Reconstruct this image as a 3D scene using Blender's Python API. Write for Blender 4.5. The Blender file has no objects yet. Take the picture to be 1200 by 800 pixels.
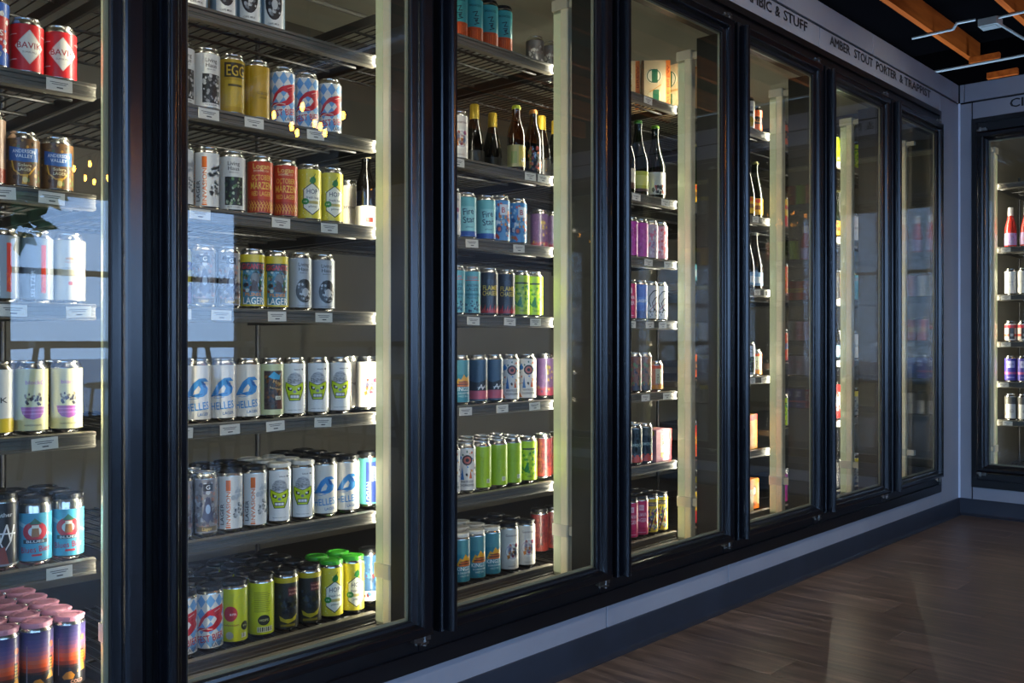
import bpy, bmesh, math, random
from mathutils import Vector, Matrix
from mathutils.geometry import tessellate_polygon

SC = bpy.context.scene
COL = SC.collection
PI = math.pi

# ------------------------------------------------------------------ camera
cam_data = bpy.data.cameras.new('camera')
cam_data.lens = 33.0
cam_data.sensor_width = 36.0
cam_data.clip_start = 0.05
cam = bpy.data.objects.new('camera', cam_data)
COL.objects.link(cam)
cam.location = (0.0, -1.845, 1.027)
cam.rotation_euler = (PI/2, 0, math.radians(-47.2))
SC.camera = cam

# ------------------------------------------------------------------ daylight, exposure
SKY_STRENGTH = 6.0
LED_WATT = 2.9
ADDED_WATT = 29.0
LENS_GLOW = 0.10
BULB_GLOW = 150.0
SC.view_settings.view_transform = 'Standard'
SC.view_settings.look = 'None'
SC.view_settings.gamma = 1.0
SC.view_settings.use_curve_mapping = False
SC.view_settings.exposure = 0.8

world = bpy.data.worlds.new('sky')
SC.world = world
world.use_nodes = True
wn = world.node_tree
wn.nodes.clear()
wo = wn.nodes.new('ShaderNodeOutputWorld')
wb = wn.nodes.new('ShaderNodeBackground')
wr = wn.nodes.new('ShaderNodeValToRGB')
wx = wn.nodes.new('ShaderNodeSeparateXYZ')
wt = wn.nodes.new('ShaderNodeTexCoord')
wn.links.new(wt.outputs['Generated'], wx.inputs[0])
wn.links.new(wx.outputs['Z'], wr.inputs[0])
wr.color_ramp.elements[0].position = 0.0
wr.color_ramp.elements[0].color = (0.30, 0.48, 0.80, 1)
wr.color_ramp.elements[1].position = 0.6
wr.color_ramp.elements[1].color = (0.20, 0.38, 0.80, 1)
wn.links.new(wr.outputs[0], wb.inputs['Color'])
wb.inputs['Strength'].default_value = SKY_STRENGTH
wn.links.new(wb.outputs[0], wo.inputs['Surface'])

# storefront window openings in the rear wall (x0, x1); they also guide the sky light
REAR_Y = -6.5
WIN_Z = (0.32, 2.34)
WINDOWS = [(-3.9, -2.4), (-2.3, -0.6), (-0.5, 1.1), (1.2, 2.72), (2.84, 3.9), (3.98, 5.04)]
# unseen window openings in the near wall, added for more daylight (y0, y1)
NEAR_X = -4.6
NEAR_Z = (0.30, 3.35)
ADDED_WINDOWS = [(-6.1, -4.5), (-4.35, -2.75), (-2.6, -1.0)]
for wy0, wy1 in ADDED_WINDOWS:
    ld = bpy.data.lights.new('window_portal', 'AREA')
    ld.shape = 'RECTANGLE'
    ld.size = NEAR_Z[1] - NEAR_Z[0]
    ld.size_y = wy1 - wy0
    ld.cycles.is_portal = True
    lo = bpy.data.objects.new('window_portal', ld)
    COL.objects.link(lo)
    lo.location = (NEAR_X - 0.06, (wy0 + wy1)/2, (NEAR_Z[0] + NEAR_Z[1])/2)
    lo.rotation_euler = (0, -PI/2, 0)         # shines towards +x
for wx0, wx1 in WINDOWS:
    ld = bpy.data.lights.new('window_portal', 'AREA')
    ld.shape = 'RECTANGLE'
    ld.size = wx1 - wx0
    ld.size_y = WIN_Z[1] - WIN_Z[0]
    ld.cycles.is_portal = True
    lo = bpy.data.objects.new('window_portal', ld)
    COL.objects.link(lo)
    lo.location = ((wx0 + wx1)/2, REAR_Y - 0.08, (WIN_Z[0] + WIN_Z[1])/2)
    lo.rotation_euler = (PI/2, 0, 0)          # shines towards +y, into the shop

# ------------------------------------------------------------------ colours and materials
def lin(h):
    h = h.lstrip('#')
    v = [int(h[i:i+2], 16)/255 for i in (0, 2, 4)]
    return [c/12.92 if c <= 0.04045 else ((c+0.055)/1.055)**2.4 for c in v]

MATS = {}
def mat(name, col='#888888', rough=0.5, metal=0.0, spec=0.5, coat=0.0, emit=None, estr=0.0, trans=0.0):
    if name in MATS:
        return MATS[name]
    m = bpy.data.materials.new(name)
    m.use_nodes = True
    b = m.node_tree.nodes['Principled BSDF']
    c = lin(col) if isinstance(col, str) else col
    b.inputs['Base Color'].default_value = (*c, 1)
    b.inputs['Roughness'].default_value = rough
    b.inputs['Metallic'].default_value = metal
    b.inputs['Specular IOR Level'].default_value = spec
    b.inputs['Coat Weight'].default_value = coat
    b.inputs['Coat Roughness'].default_value = 0.08
    b.inputs['Transmission Weight'].default_value = trans
    if emit:
        b.inputs['Emission Color'].default_value = (*lin(emit), 1)
        b.inputs['Emission Strength'].default_value = estr
    MATS[name] = m
    return m

def noisy(name, c1, c2, scale, rough=0.5, metal=0.0, bump=0.0, bscale=None, stretch=(1, 1, 1), detail=4, r2=None):
    """principled with two colours mixed by noise in object space, optional fine bump"""
    if name in MATS:
        return MATS[name]
    m = mat(name, c1, rough, metal)
    nt = m.node_tree
    b = nt.nodes['Principled BSDF']
    tc = nt.nodes.new('ShaderNodeTexCoord')
    mp = nt.nodes.new('ShaderNodeMapping')
    mp.inputs['Scale'].default_value = stretch
    nz = nt.nodes.new('ShaderNodeTexNoise')
    nz.inputs['Scale'].default_value = scale
    nz.inputs['Detail'].default_value = detail
    rp = nt.nodes.new('ShaderNodeValToRGB')
    rp.color_ramp.elements[0].position = 0.3
    rp.color_ramp.elements[0].color = (*lin(c1), 1)
    rp.color_ramp.elements[1].position = 0.7
    rp.color_ramp.elements[1].color = (*lin(c2), 1)
    nt.links.new(tc.outputs['Object'], mp.inputs[0])
    nt.links.new(mp.outputs[0], nz.inputs['Vector'])
    nt.links.new(nz.outputs['Fac'], rp.inputs[0])
    nt.links.new(rp.outputs[0], b.inputs['Base Color'])
    if bump:
        n2 = nt.nodes.new('ShaderNodeTexNoise')
        n2.inputs['Scale'].default_value = bscale or scale*4
        n2.inputs['Detail'].default_value = 3
        bp = nt.nodes.new('ShaderNodeBump')
        bp.inputs['Strength'].default_value = bump
        bp.inputs['Distance'].default_value = 0.002
        nt.links.new(mp.outputs[0], n2.inputs['Vector'])
        nt.links.new(n2.outputs['Fac'], bp.inputs['Height'])
        nt.links.new(bp.outputs[0], b.inputs['Normal'])
    return m

def glass_mat(name, tint, ior):
    """window glass: Fresnel share of mirror reflection over clear transmission, both faces alike"""
    m = bpy.data.materials.new(name)
    m.use_nodes = True
    nt = m.node_tree
    nt.nodes.clear()
    out = nt.nodes.new('ShaderNodeOutputMaterial')
    mix = nt.nodes.new('ShaderNodeMixShader')
    tr = nt.nodes.new('ShaderNodeBsdfTransparent')
    tr.inputs['Color'].default_value = (*tint, 1)
    gl = nt.nodes.new('ShaderNodeBsdfGlossy')
    gl.inputs['Roughness'].default_value = 0.0
    fr = nt.nodes.new('ShaderNodeFresnel')
    ge = nt.nodes.new('ShaderNodeNewGeometry')
    iv = nt.nodes.new('ShaderNodeMix')
    iv.data_type = 'FLOAT'
    nt.links.new(ge.outputs['Backfacing'], iv.inputs[0])
    iv.inputs[2].default_value = ior
    iv.inputs[3].default_value = 1.0/ior
    nt.links.new(iv.outputs[0], fr.inputs['IOR'])
    nt.links.new(fr.outputs[0], mix.inputs[0])
    nt.links.new(tr.outputs[0], mix.inputs[1])
    nt.links.new(gl.outputs[0], mix.inputs[2])
    nt.links.new(mix.outputs[0], out.inputs['Surface'])
    MATS[name] = m
    return m

M_GLASS = glass_mat('door_glass', (0.95, 0.965, 0.95), 1.54)
M_WINGLASS = glass_mat('window_glass', (0.97, 0.98, 0.98), 1.45)
M_BLACK = noisy('black_anodised', '#0b0c0f', '#0e1015', 30, rough=0.2, bump=0.03, bscale=400)
M_FLANGE = noisy('black_frame', '#0a0b0d', '#0f1013', 20, rough=0.34, bump=0.05, bscale=300)
M_RUBBER = mat('black_rubber', '#08090a', 0.55)
M_MULL = noisy('mullion_grey', '#1d1c19', '#262521', 8, rough=0.4, stretch=(6, 6, .3))
M_LINER = noisy('liner_panel', '#55524a', '#605d53', 2.5, rough=0.5, bump=0.04, bscale=160)
M_LINERCEIL = noisy('liner_ceiling', '#aeac9a', '#bab8a6', 2, rough=0.5, bump=0.04, bscale=160)
M_LINERFLOOR = mat('liner_floor', '#1b1b1b', 0.6)
M_PANEL = noisy('wall_panel_paint', '#8d9096', '#969a9f', 3.0, rough=0.42, bump=0.10, bscale=230)
M_SEAM = mat('panel_seam', '#16171b', 0.7)
M_CAULK = mat('corner_trim', '#dfe6f0', 0.3)
M_BASE = noisy('baseboard_vinyl', '#1f242c', '#272d37', 6, rough=0.38, bump=0.05, bscale=60)
M_LETTER = mat('sign_letter', '#0c0c10', 0.5)
M_STEEL = mat('hinge_steel', '#85837e', 0.3, 1.0)
M_RAIL = noisy('price_rail', '#5a564e', '#6a655b', 14, rough=0.42, stretch=(.3, 1, 3), detail=6)
M_WIRE = mat('shelf_wire', '#141414', 0.32, 0.0, spec=0.7)
M_TAG = mat('tag_paper', '#e4dfd2', 0.6)
M_INK = mat('tag_ink', '#4c4a48', 0.7)
M_LED = noisy('fixture_housing', '#8d8e74', '#9b9b82', 4, rough=0.3, stretch=(4, 4, .3))
M_LEDCAP = mat('fixture_cap', '#cfc7b0', 0.4)
M_LEDFRONT = mat('fixture_front', '#f0e4c0', .35)  # paler than the housing: light on the front is put into its colour
M_LENS = mat('fixture_lens', '#b4b898', 0.25, emit='#e2e6b4', estr=LENS_GLOW)
M_ALU = mat('can_aluminium', '#c9c7c2', 0.24, 1.0)
M_LID = mat('can_lid', '#bdbbb6', 0.30, 1.0)

# ------------------------------------------------------------------ object helpers
def link(o, parent=None):
    COL.objects.link(o)
    if parent is not None:
        o.parent = parent
    return o

def tag(o, label=None, cat=None, group=None, kind=None):
    if label: o['label'] = label
    if cat: o['category'] = cat
    if group: o['group'] = group
    if kind: o['kind'] = kind
    return o

def empty(name, loc=(0, 0, 0), rz=0.0, parent=None):
    o = bpy.data.objects.new(name, None)
    o.empty_display_size = 0.05
    o.location = loc
    o.rotation_euler = (0, 0, rz)
    return link(o, parent)

class MB:
    """collects simple shapes into one mesh"""
    def __init__(s):
        s.v, s.f, s.m, s.sm = [], [], [], []
    def face(s, pts, mi=0, smooth=False):
        n = len(s.v)
        s.v += [tuple(p) for p in pts]
        s.f.append(tuple(range(n, n+len(pts))))
        s.m.append(mi); s.sm.append(smooth)
        return s
    def box(s, x0, x1, y0, y1, z0, z1, mi=0):
        n = len(s.v)
        s.v += [(x0, y0, z0), (x1, y0, z0), (x1, y1, z0), (x0, y1, z0), (x0, y0, z1), (x1, y0, z1), (x1, y1, z1), (x0, y1, z1)]
        for q in ((0, 3, 2, 1), (4, 5, 6, 7), (0, 1, 5, 4), (1, 2, 6, 5), (2, 3, 7, 6), (3, 0, 4, 7)):
            s.f.append(tuple(n+i for i in q)); s.m.append(mi); s.sm.append(False)
        return s
    def cbox(s, x0, x1, y0, y1, z0, z1, c, mi=0):
        """box with its four vertical edges and front edges chamfered by c (a rounded bar)"""
        pts = [(x0+c, y0), (x1-c, y0), (x1, y0+c), (x1, y1), (x0, y1), (x0, y0+c)]
        return s.prism([(p[0], p[1], z0) for p in pts], (0, 0, z1-z0), mi)
    def prism(s, ring, vec, mi=0, smooth=False, cap=True):
        n = len(s.v); k = len(ring)
        s.v += [tuple(p) for p in ring] + [(p[0]+vec[0], p[1]+vec[1], p[2]+vec[2]) for p in ring]
        for i in range(k):
            j = (i+1) % k
            s.f.append((n+i, n+j, n+k+j, n+k+i)); s.m.append(mi); s.sm.append(smooth)
        if cap:
            s.f.append(tuple(n+i for i in reversed(range(k)))); s.m.append(mi); s.sm.append(False)
            s.f.append(tuple(n+k+i for i in range(k))); s.m.append(mi); s.sm.append(False)
        return s
    def tube(s, a, b, r, n=6, mi=0, r2=None):
        a, b = Vector(a), Vector(b)
        d = (b-a).normalized()
        u = d.orthogonal().normalized(); w = d.cross(u)
        r2 = r if r2 is None else r2
        k = len(s.v)
        for (p, rr) in ((a, r), (b, r2)):
            for i in range(n):
                t = 2*PI*i/n
                s.v.append(tuple(p + (u*math.cos(t)+w*math.sin(t))*rr))
        for i in range(n):
            j = (i+1) % n
            s.f.append((k+i, k+j, k+n+j, k+n+i)); s.m.append(mi); s.sm.append(True)
        s.f.append(tuple(k+i for i in reversed(range(n)))); s.m.append(mi); s.sm.append(False)
        s.f.append(tuple(k+n+i for i in range(n))); s.m.append(mi); s.sm.append(False)
        return s
    def path(s, pts, r, n=8, mi=0):
        for a, b in zip(pts, pts[1:]):
            s.tube(a, b, r, n, mi)
        return s
    def lathe(s, prof, n=28, mi=None, cx=0, cy=0, a0=0.0):
        """prof: (r, z, material index of the band that starts here)"""
        k = len(s.v)
        for p in prof:
            for i in range(n):
                t = a0 + 2*PI*i/n
                s.v.append((cx+p[0]*math.cos(t), cy+p[0]*math.sin(t), p[1]))
        for q in range(len(prof)-1):
            for i in range(n):
                j = (i+1) % n
                s.f.append((k+q*n+i, k+q*n+j, k+(q+1)*n+j, k+(q+1)*n+i))
                s.m.append(prof[q][2] if len(prof[q]) > 2 else 0); s.sm.append(True)
        s.f.append(tuple(k+i for i in reversed(range(n)))); s.m.append(prof[0][2] if len(prof[0]) > 2 else 0); s.sm.append(False)
        q = len(prof)-1
        s.f.append(tuple(k+q*n+i for i in range(n))); s.m.append(prof[q-1][2] if len(prof[q-1]) > 2 else 0); s.sm.append(False)
        return s
    def mesh(s, name, mats):
        me = bpy.data.meshes.new(name)
        me.from_pydata(s.v, [], s.f)
        me.update()
        for m in (mats if isinstance(mats, (list, tuple)) else [mats]):
            me.materials.append(m)
        me.polygons.foreach_set('material_index', s.m)
        me.polygons.foreach_set('use_smooth', s.sm)
        try:
            me.set_sharp_from_angle(angle=math.radians(38))
        except Exception:
            pass
        return me
    def obj(s, name, mats, parent=None, loc=(0, 0, 0), rz=0.0):
        o = bpy.data.objects.new(name, s.mesh(name, mats))
        o.location = loc
        o.rotation_euler = (0, 0, rz)
        return link(o, parent)

def inst(name, me, parent=None, loc=(0, 0, 0), rz=0.0):
    o = bpy.data.objects.new(name, me)
    o.location = loc
    o.rotation_euler = (0, 0, rz)
    return link(o, parent)

# ------------------------------------------------------------------ flat print: text and shapes wrapped on cans or laid on boxes
TXT = {}
def text_tris(s, bold=0.009):
    """triangles of a line of text, cap height 1, starting at x = 0"""
    key = (s, bold)
    if key in TXT:
        return TXT[key]
    cu = bpy.data.curves.new('t', 'FONT')
    cu.body = s
    cu.size = 1.0
    cu.resolution_u = 2
    cu.offset = bold
    o = bpy.data.objects.new('t', cu)
    COL.objects.link(o)
    dg = bpy.context.evaluated_depsgraph_get()
    me = bpy.data.meshes.new_from_object(o.evaluated_get(dg))
    xs = [v.co.x for v in me.vertices] or [0, 1]
    ys = [v.co.y for v in me.vertices] or [0, 1]
    x0, x1, y0 = min(xs), max(xs), 0.0
    cap = 0.70
    vs = [((v.co.x-x0)/cap, (v.co.y-y0)/cap) for v in me.vertices]
    fs = [tuple(p.vertices) for p in me.polygons]
    TXT[key] = (vs, fs, (x1-x0)/cap)
    bpy.data.objects.remove(o)
    bpy.data.curves.remove(cu)
    bpy.data.meshes.remove(me)
    return TXT[key]

def op_faces(op):
    """one print operation -> list of (points (s, z) in mm, colour)"""
    k = op[0]
    if k == 'R':
        _, s0, s1, z0, z1, c = op
        return [([(s0, z0), (s1, z0), (s1, z1), (s0, z1)], c)]
    if k == 'E':
        _, s, z, rs, rz, c = op
        return [([(s+rs*math.cos(2*PI*i/18), z+rz*math.sin(2*PI*i/18)) for i in range(18)], c)]
    if k == 'O':                                   # ring
        _, s, z, r0, r1, c = op
        q = []
        for i in range(20):
            a, b = 2*PI*i/20, 2*PI*(i+1)/20
            q.append(([(s+r0*math.cos(a), z+r0*math.sin(a)), (s+r1*math.cos(a), z+r1*math.sin(a)), (s+r1*math.cos(b), z+r1*math.sin(b)), (s+r0*math.cos(b), z+r0*math.sin(b))], c))
        return q
    if k == 'P':
        _, pts, c = op
        return [([pts[i] for i in t], c) for t in tri(pts)]
    if k == 'L':                                   # thick polyline
        _, pts, w, c = op
        q = []
        for a, b in zip(pts, pts[1:]):
            dx, dz = b[0]-a[0], b[1]-a[1]
            l = math.hypot(dx, dz) or 1
            nx, nz = -dz/l*w/2, dx/l*w/2
            ex, ez = dx/l*w*.3, dz/l*w*.3
            q.append(([(a[0]-ex+nx, a[1]-ez+nz), (a[0]-ex-nx, a[1]-ez-nz), (b[0]+ex-nx, b[1]+ez-nz), (b[0]+ex+nx, b[1]+ez+nz)], c))
        return q
    if k == 'T':                                   # text, centre s, baseline z, cap height h, colour, width or None, degrees
        _, txt, s, z, h, c = op[:6]
        w = op[6] if len(op) > 6 else None
        rot = math.radians(op[7]) if len(op) > 7 else 0
        vs, fs, W = text_tris(txt)
        sx = h if not w else w/W
        ca, sa = math.cos(rot), math.sin(rot)
        P = [((x-W/2)*sx, y*h) for x, y in vs]
        P = [(s+x*ca-y*sa, z+x*sa+y*ca) for x, y in P]
        return [([P[i] for i in f], c) for f in fs]
    if k == 'D':                                   # diamond lattice over a band
        _, s0, s1, z0, z1, nx, nz, c = op
        dx, dz = (s1-s0)/nx, (z1-z0)/nz
        q = []
        for i in range(nx):
            for j in range(nz):
                cx, cz = s0+dx*(i+.5), z0+dz*(j+.5)
                q.append(([(cx-dx/2, cz), (cx, cz-dz/2), (cx+dx/2, cz), (cx, cz+dz/2)], c))
        return q
    if k == 'B':                                   # scattered little marks of an illustration
        _, s0, s1, z0, z1, n, sz, cols, seed = op
        rg = random.Random(seed)
        q = []
        for i in range(n):
            cx, cz = rg.uniform(s0, s1), rg.uniform(z0, z1)
            a0, m = rg.uniform(0, 6.28), rg.randint(4, 7)
            r = sz*rg.uniform(.5, 1.2)
            pts = []
            for j in range(m):
                a = a0+2*PI*j/m
                rr = r*rg.uniform(.6, 1.1)
                pts.append((cx+rr*math.cos(a)*.8, cz+rr*math.sin(a)))
            q.append((pts, cols[i % len(cols)]))
        return q
    raise ValueError(k)

def tri(pts):
    return tessellate_polygon([[Vector((p[0], p[1], 0)) for p in pts]])

def print_mesh(name, ops, radius=None, height=None, rough=0.38, step=5.0):
    """all ops -> one mesh wrapped round a cylinder of that radius (metres), or flat when radius is None (faces -y)"""
    bm = bmesh.new()
    cols = []
    for li, op in enumerate(ops):
        for pts, c in op_faces(op):
            if len(pts) < 3:
                continue
            if c not in cols:
                cols.append(c)
            vs = [bm.verts.new((p[0], li+1.0, p[1])) for p in pts]
            try:
                f = bm.faces.new(vs)
                f.material_index = cols.index(c)
            except ValueError:
                pass
    if radius:
        lim = PI*radius*1000
        k = -int(lim/step)*step
        while k <= lim:
            bmesh.ops.bisect_plane(bm, geom=bm.verts[:]+bm.edges[:]+bm.faces[:], dist=1e-4, plane_co=(k, 0, 0), plane_no=(1, 0, 0))
            k += step
    layer = min(0.00009, 0.0007/max(1, len(ops)))
    for v in bm.verts:
        s, li, z = v.co
        s, z = s/1000, z/1000
        if radius:
            off = 0.00015 + layer*li
            k0 = math.floor(s*1000/step + 1e-6)*step/1000
            k1 = k0 + step/1000
            q = (s-k0)/(k1-k0)
            a0, a1 = k0/radius, k1/radius
            r = radius + off
            v.co = (r*(math.sin(a0)*(1-q)+math.sin(a1)*q), -r*(math.cos(a0)*(1-q)+math.cos(a1)*q), z)
        else:
            v.co = (s, -layer*2*li, z)
    for f in bm.faces:
        f.normal_update()
        c = f.calc_center_median()
        out = Vector((c.x, c.y, 0)) if radius else Vector((0, -1, 0))
        if f.normal.dot(out) < 0:
            f.normal_flip()
        f.smooth = bool(radius)
    me = bpy.data.meshes.new(name)
    bm.to_mesh(me)
    bm.free()
    for c in cols:
        me.materials.append(mat('ink_'+c.lstrip('#'), c, rough, 0.0, coat=0.25))
    return me

# ------------------------------------------------------------------ can prints (mm; s = 0 is the middle of the label, z from the can's bottom)
F = 104                                            # half the circumference
SK = ('#c43a2c', '#e8b23a', '#3a78c2', '#1c1c1c', '#f2efe6')
def skull():
    o = [('R', -30, 30, 6, 142, '#eceae6'), ('T', 'black', 8, 124, 4, '#333333', 17), ('E', 22, 126, 2.6, 2.6, '#333333')]
    o += [('P', [(-21, 86), (-19, 104), (-10, 115), (2, 118), (13, 114), (21, 103), (22, 86)], '#b9b9bb')]
    rg = random.Random(4)
    for i in range(46):
        s, z = rg.uniform(-18, 18), rg.uniform(88, 113)
        if abs(s) < 21-(z-86)*.3:
            o.append(('L', [(s-2, z), (s+2, z+rg.uniform(-2, 2))], .9, '#55565a'))
    o += [('P', [(-25, 92), (-12, 86), (0, 82), (12, 86), (25, 92), (26, 76), (20, 56), (14, 40), (-14, 40), (-20, 56), (-26, 76)], '#3c4a10')]
    o += [('P', [(-23, 90), (-11, 84), (0, 80), (11, 84), (23, 90), (24, 76), (18, 57), (12, 42), (-12, 42), (-18, 57), (-24, 76)], '#c9dc1c')]
    o += [('P', [(-19, 80), (-6, 73), (-8, 66), (-18, 70)], '#24260f'), ('P', [(19, 80), (6, 73), (8, 66), (18, 70)], '#24260f')]
    o += [('E', -11, 73, 3.4, 2.6, '#e9e7e2'), ('E', 11, 73, 3.4, 2.6, '#e9e7e2'), ('E', 0, 65, 4.5, 4, '#8a8c90')]
    o += [('R', -13, 13, 46, 57, '#3a3c30'), ('R', -11, -4, 48, 55, '#e6e6e6'), ('R', -3.2, 3.2, 48, 55, '#e6e6e6'), ('R', 4, 11, 48, 55, '#e6e6e6')]
    o += [('T', 'sippy cup mix', 0, 14, 2.4, '#555555', 36)]
    return o
def fest():
    o = [('R', -F, F, 6, 142, '#e6e3db'), ('D', -F, F, 6, 142, 9, 4, '#6ea4d6')]
    o += [('P', [(-34, 56), (-24, 82), (-8, 100), (12, 108), (34, 114), (38, 102), (30, 86), (16, 78), (10, 86), (-2, 90), (-14, 82), (-24, 64)], '#cf2430'), ('P', [(16, 79), (30, 87), (36, 74), (24, 62), (10, 52), (-8, 48), (-26, 51), (-38, 46), (-28, 58), (-8, 58), (6, 65)], '#c81f2c')]
    o += [('L', [(-30, 50), (-12, 56), (4, 54)], 2.2, '#e9c9b4'), ('L', [(10, 98), (24, 104)], 1.6, '#f0d0c0'), ('L', [(12, 88), (28, 94)], 1.4, '#8e1620')]
    o += [('T', 'FEST BIER', 2, 24, 17, '#c8222e', 70, 9), ('T', 'LAGER', 20, 11, 9, '#1d2a52', 32, 6)]
    return o
def helles():
    b, d = '#3f8fd0', '#1f5fa4'
    o = [('R', -F, F, 6, 142, '#e9e2d5')]
    o += [('P', [(-36, 58), (-23, 78), (-12, 97), (2, 109), (18, 110), (28, 101), (15, 101), (9, 95), (18, 93), (26, 84), (23, 71), (12, 63), (-2, 61), (-17, 65)], b)]
    o += [('P', [(-9, 78), (1, 91), (6, 83), (2, 72), (-12, 68)], '#e9e2d5'), ('P', [(6, 104), (18, 96), (20, 84), (12, 88)], d)]
    o += [('L', [(-34, 64), (-20, 62), (-4, 66), (10, 70)], 1.6, d), ('L', [(-24, 58), (-12, 57), (2, 60)], 1.4, b)]
    o += [('T', 'HELLES', -1, 29, 19, b, 60, 6), ('T', 'LAGER', 13, 15, 7.5, '#3d6ea6', 28, 4)]
    return o
def haus(bg, art, circle):
    o = [('R', -F, F, 6, 142, bg), ('T', 'Living', 0, 120, 10, '#1b1b1b', 30), ('T', 'Haus', 0, 107, 10, '#1b1b1b', 28), ('T', 'BEER CO', 0, 100, 3, '#444444', 22)]
    if circle:
        o += [('E', 2, 52, 24, 33, '#2a2a2c'), ('B', -14, 20, 26, 80, 34, 5, art, 3), ('E', 4, 48, 9, 12, art[1]), ('T', 'HOUSE LAGER', 0, 9, 3, '#333333', 34)]
    else:
        o += [('R', -22, 24, 16, 90, '#232322'), ('B', -19, 21, 20, 86, 46, 5.5, art, 5), ('T', 'RICE LAGER', 0, 10, 3.2, '#333333', 30)]
    return o
def roundart():
    return [('R', -F, F, 6, 142, '#7d97a8'), ('R', -25, 27, 6, 142, '#e6e4df'), ('E', 1, 74, 23, 48, '#26262a'), ('B', -14, 16, 40, 108, 44, 6, ('#77787c', '#cfcfcf', '#17171a', '#a9a9ab'), 8),
            ('E', 3, 68, 8, 14, '#bdbdbd'), ('T', 'CAPE MILK', 0, 13, 5, '#333333', 30)]
def hexy():
    o = [('R', -F, F, 6, 142, '#e2d23a'), ('B', -F, F, 10, 138, 150, 2.6, ('#efe88a', '#cfc428', '#f4f0b4'), 6)]
    hx = lambda k: [(0, 60+46*k), (25*k, 60+26*k), (25*k, 60-26*k), (0, 60-46*k), (-25*k, 60-26*k), (-25*k, 60+26*k)]
    o += [('P', hx(1), '#26331f'), ('P', hx(.93), '#f1efdc'), ('T', 'HOP', 0, 74, 13, '#3a4a5a', 30), ('T', 'fresh hop', 2, 60, 7, '#2b3138', 36), ('R', -14, 18, 46, 54, '#c3b46a'),
          ('T', 'pilsner', 2, 36, 6, '#5a6450', 24), ('E', -19, 52, 10, 9, '#2c8a3c'), ('T', 'HI', -19, 50, 4, '#e8f2d8', 8)]
    o += [('P', [(0, 100), (-8, 108), (-4, 118), (4, 124), (10, 116), (9, 107)], '#2d7f36'), ('L', [(2, 116), (8, 130)], 2, '#245f2a')]
    return o
def hopy():
    return hexy()
def marzen():
    o = [('R', -F, F, 6, 142, '#c9411e'), ('R', -F, F, 6, 42, '#b4371a')]
    o += [('T', 'Logan', 0, 122, 14, '#f0cf6a', 44), ('T', 'BREWING CO', 0, 114, 5, '#f3dfae', 40), ('T', 'OCTOBER', 0, 92, 14, '#f2c350', 52), ('T', 'MÄRZEN', 0, 68, 19, '#f6cc52', 58), ('T', 'RED LAGER', 0, 50, 12, '#f2c350', 52)]
    for i in range(9):
        a = -32+8*i
        o += [('L', [(a, 10), (a+3, 24), (a-3, 36)], 1.6, '#f0b548'), ('L', [(a+3, 24), (a+10, 32)], 1.4, '#f0b548'), ('L', [(a, 16), (a-7, 26)], 1.4, '#f0b548')]
    return o
def invasion():
    o = [('R', -34, 34, 6, 142, '#d9dad8'), ('R', -14, -2, 8, 132, '#e06f22'), ('T', 'INVASION', -10, 16, 11, '#f3ece0', 94, 90), ('R', -14, -2, 104, 132, '#e06f22')]
    o = o[:2] + [('R', -14, -2, 12, 104, '#e9e6df'), ('T', 'INVASION', -2.6, 58, 10, '#e06f22', 88, 90), ('T', 'LAGER', -19, 44, 10, '#20242a', 54, 90), ('T', 'LIGHT WORK', -33, 62, 10, '#e68a3a', 100, 90)]
    o += [('B', 6, 34, 36, 70, 46, 5, ('#8d9294', '#4b5154', '#bfc3c4', '#eceeee'), 11), ('B', 4, 34, 84, 116, 26, 7, ('#c4cbd0', '#a9b2b8'), 12)]
    return o
def gigantic():
    o = [('R', -F, F, 6, 142, '#d8c32a'), ('R', -30, 32, 10, 120, '#3f7f9a'), ('B', -26, 28, 44, 116, 60, 7, ('#7aa8b8', '#20303a', '#7e3b2a', '#cfd8d2', '#3d6b3a'), 13), ('R', -34, 34, 100, 122, '#2c3f46'),
         ('T', 'GIGANTIC', 0, 104, 14, '#d8303a', 62), ('E', 4, 78, 12, 16, '#6a6f74'), ('P', [(-10, 44), (-2, 76), (8, 70), (14, 44)], '#43302c'), ('T', 'PILSNER', 0, 32, 9, '#e8952a', 42), ('T', 'LAGER', 0, 11, 18, '#eef0ea', 54)]
    return o
def silverbrown():
    o = [('R', -30, 30, 6, 142, '#8d8a8c'), ('B', -28, 28, 12, 132, 90, 7, ('#a9a4a4', '#6a5f63', '#c5c7ce', '#5c5a6a', '#b7897a'), 21), ('R', -10, 14, 112, 130, '#2e2b2e'), ('T', 'G', 2, 116, 11, '#f2f2f2'),
         ('P', [(-12, 44), (-4, 92), (6, 96), (14, 48), (2, 30)], '#4b4a60'), ('E', 2, 66, 6, 12, '#9fb4d2'), ('R', -26, 26, 10, 22, '#7a6a52'), ('T', 'Lager', 0, 12, 8, '#e9c46a', 24)]
    return o
def brownart():
    return [('R', -F, F, 6, 142, '#c8cfa0'), ('R', -26, 27, 20, 124, '#4a3a33'), ('B', -23, 24, 22, 116, 60, 6, ('#2c2320', '#6b4a34', '#3a4440', '#8a5a2c', '#222a2c'), 31), ('P', [(-14, 108), (0, 122), (14, 112), (20, 118), (16, 100), (-2, 102)], '#3fa4d0'),
            ('T', 'Hop', 8, 88, 10, '#d9a850', 24, -20), ('T', 'harvest', 4, 74, 6, '#e0b870', 30, -12), ('R', 4, 20, 46, 56, '#e2ddc4'), ('T', 'ALE', 12, 48, 5, '#4a3a33', 12), ('R', 8, 26, 22, 44, '#5b2f24')]
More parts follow.
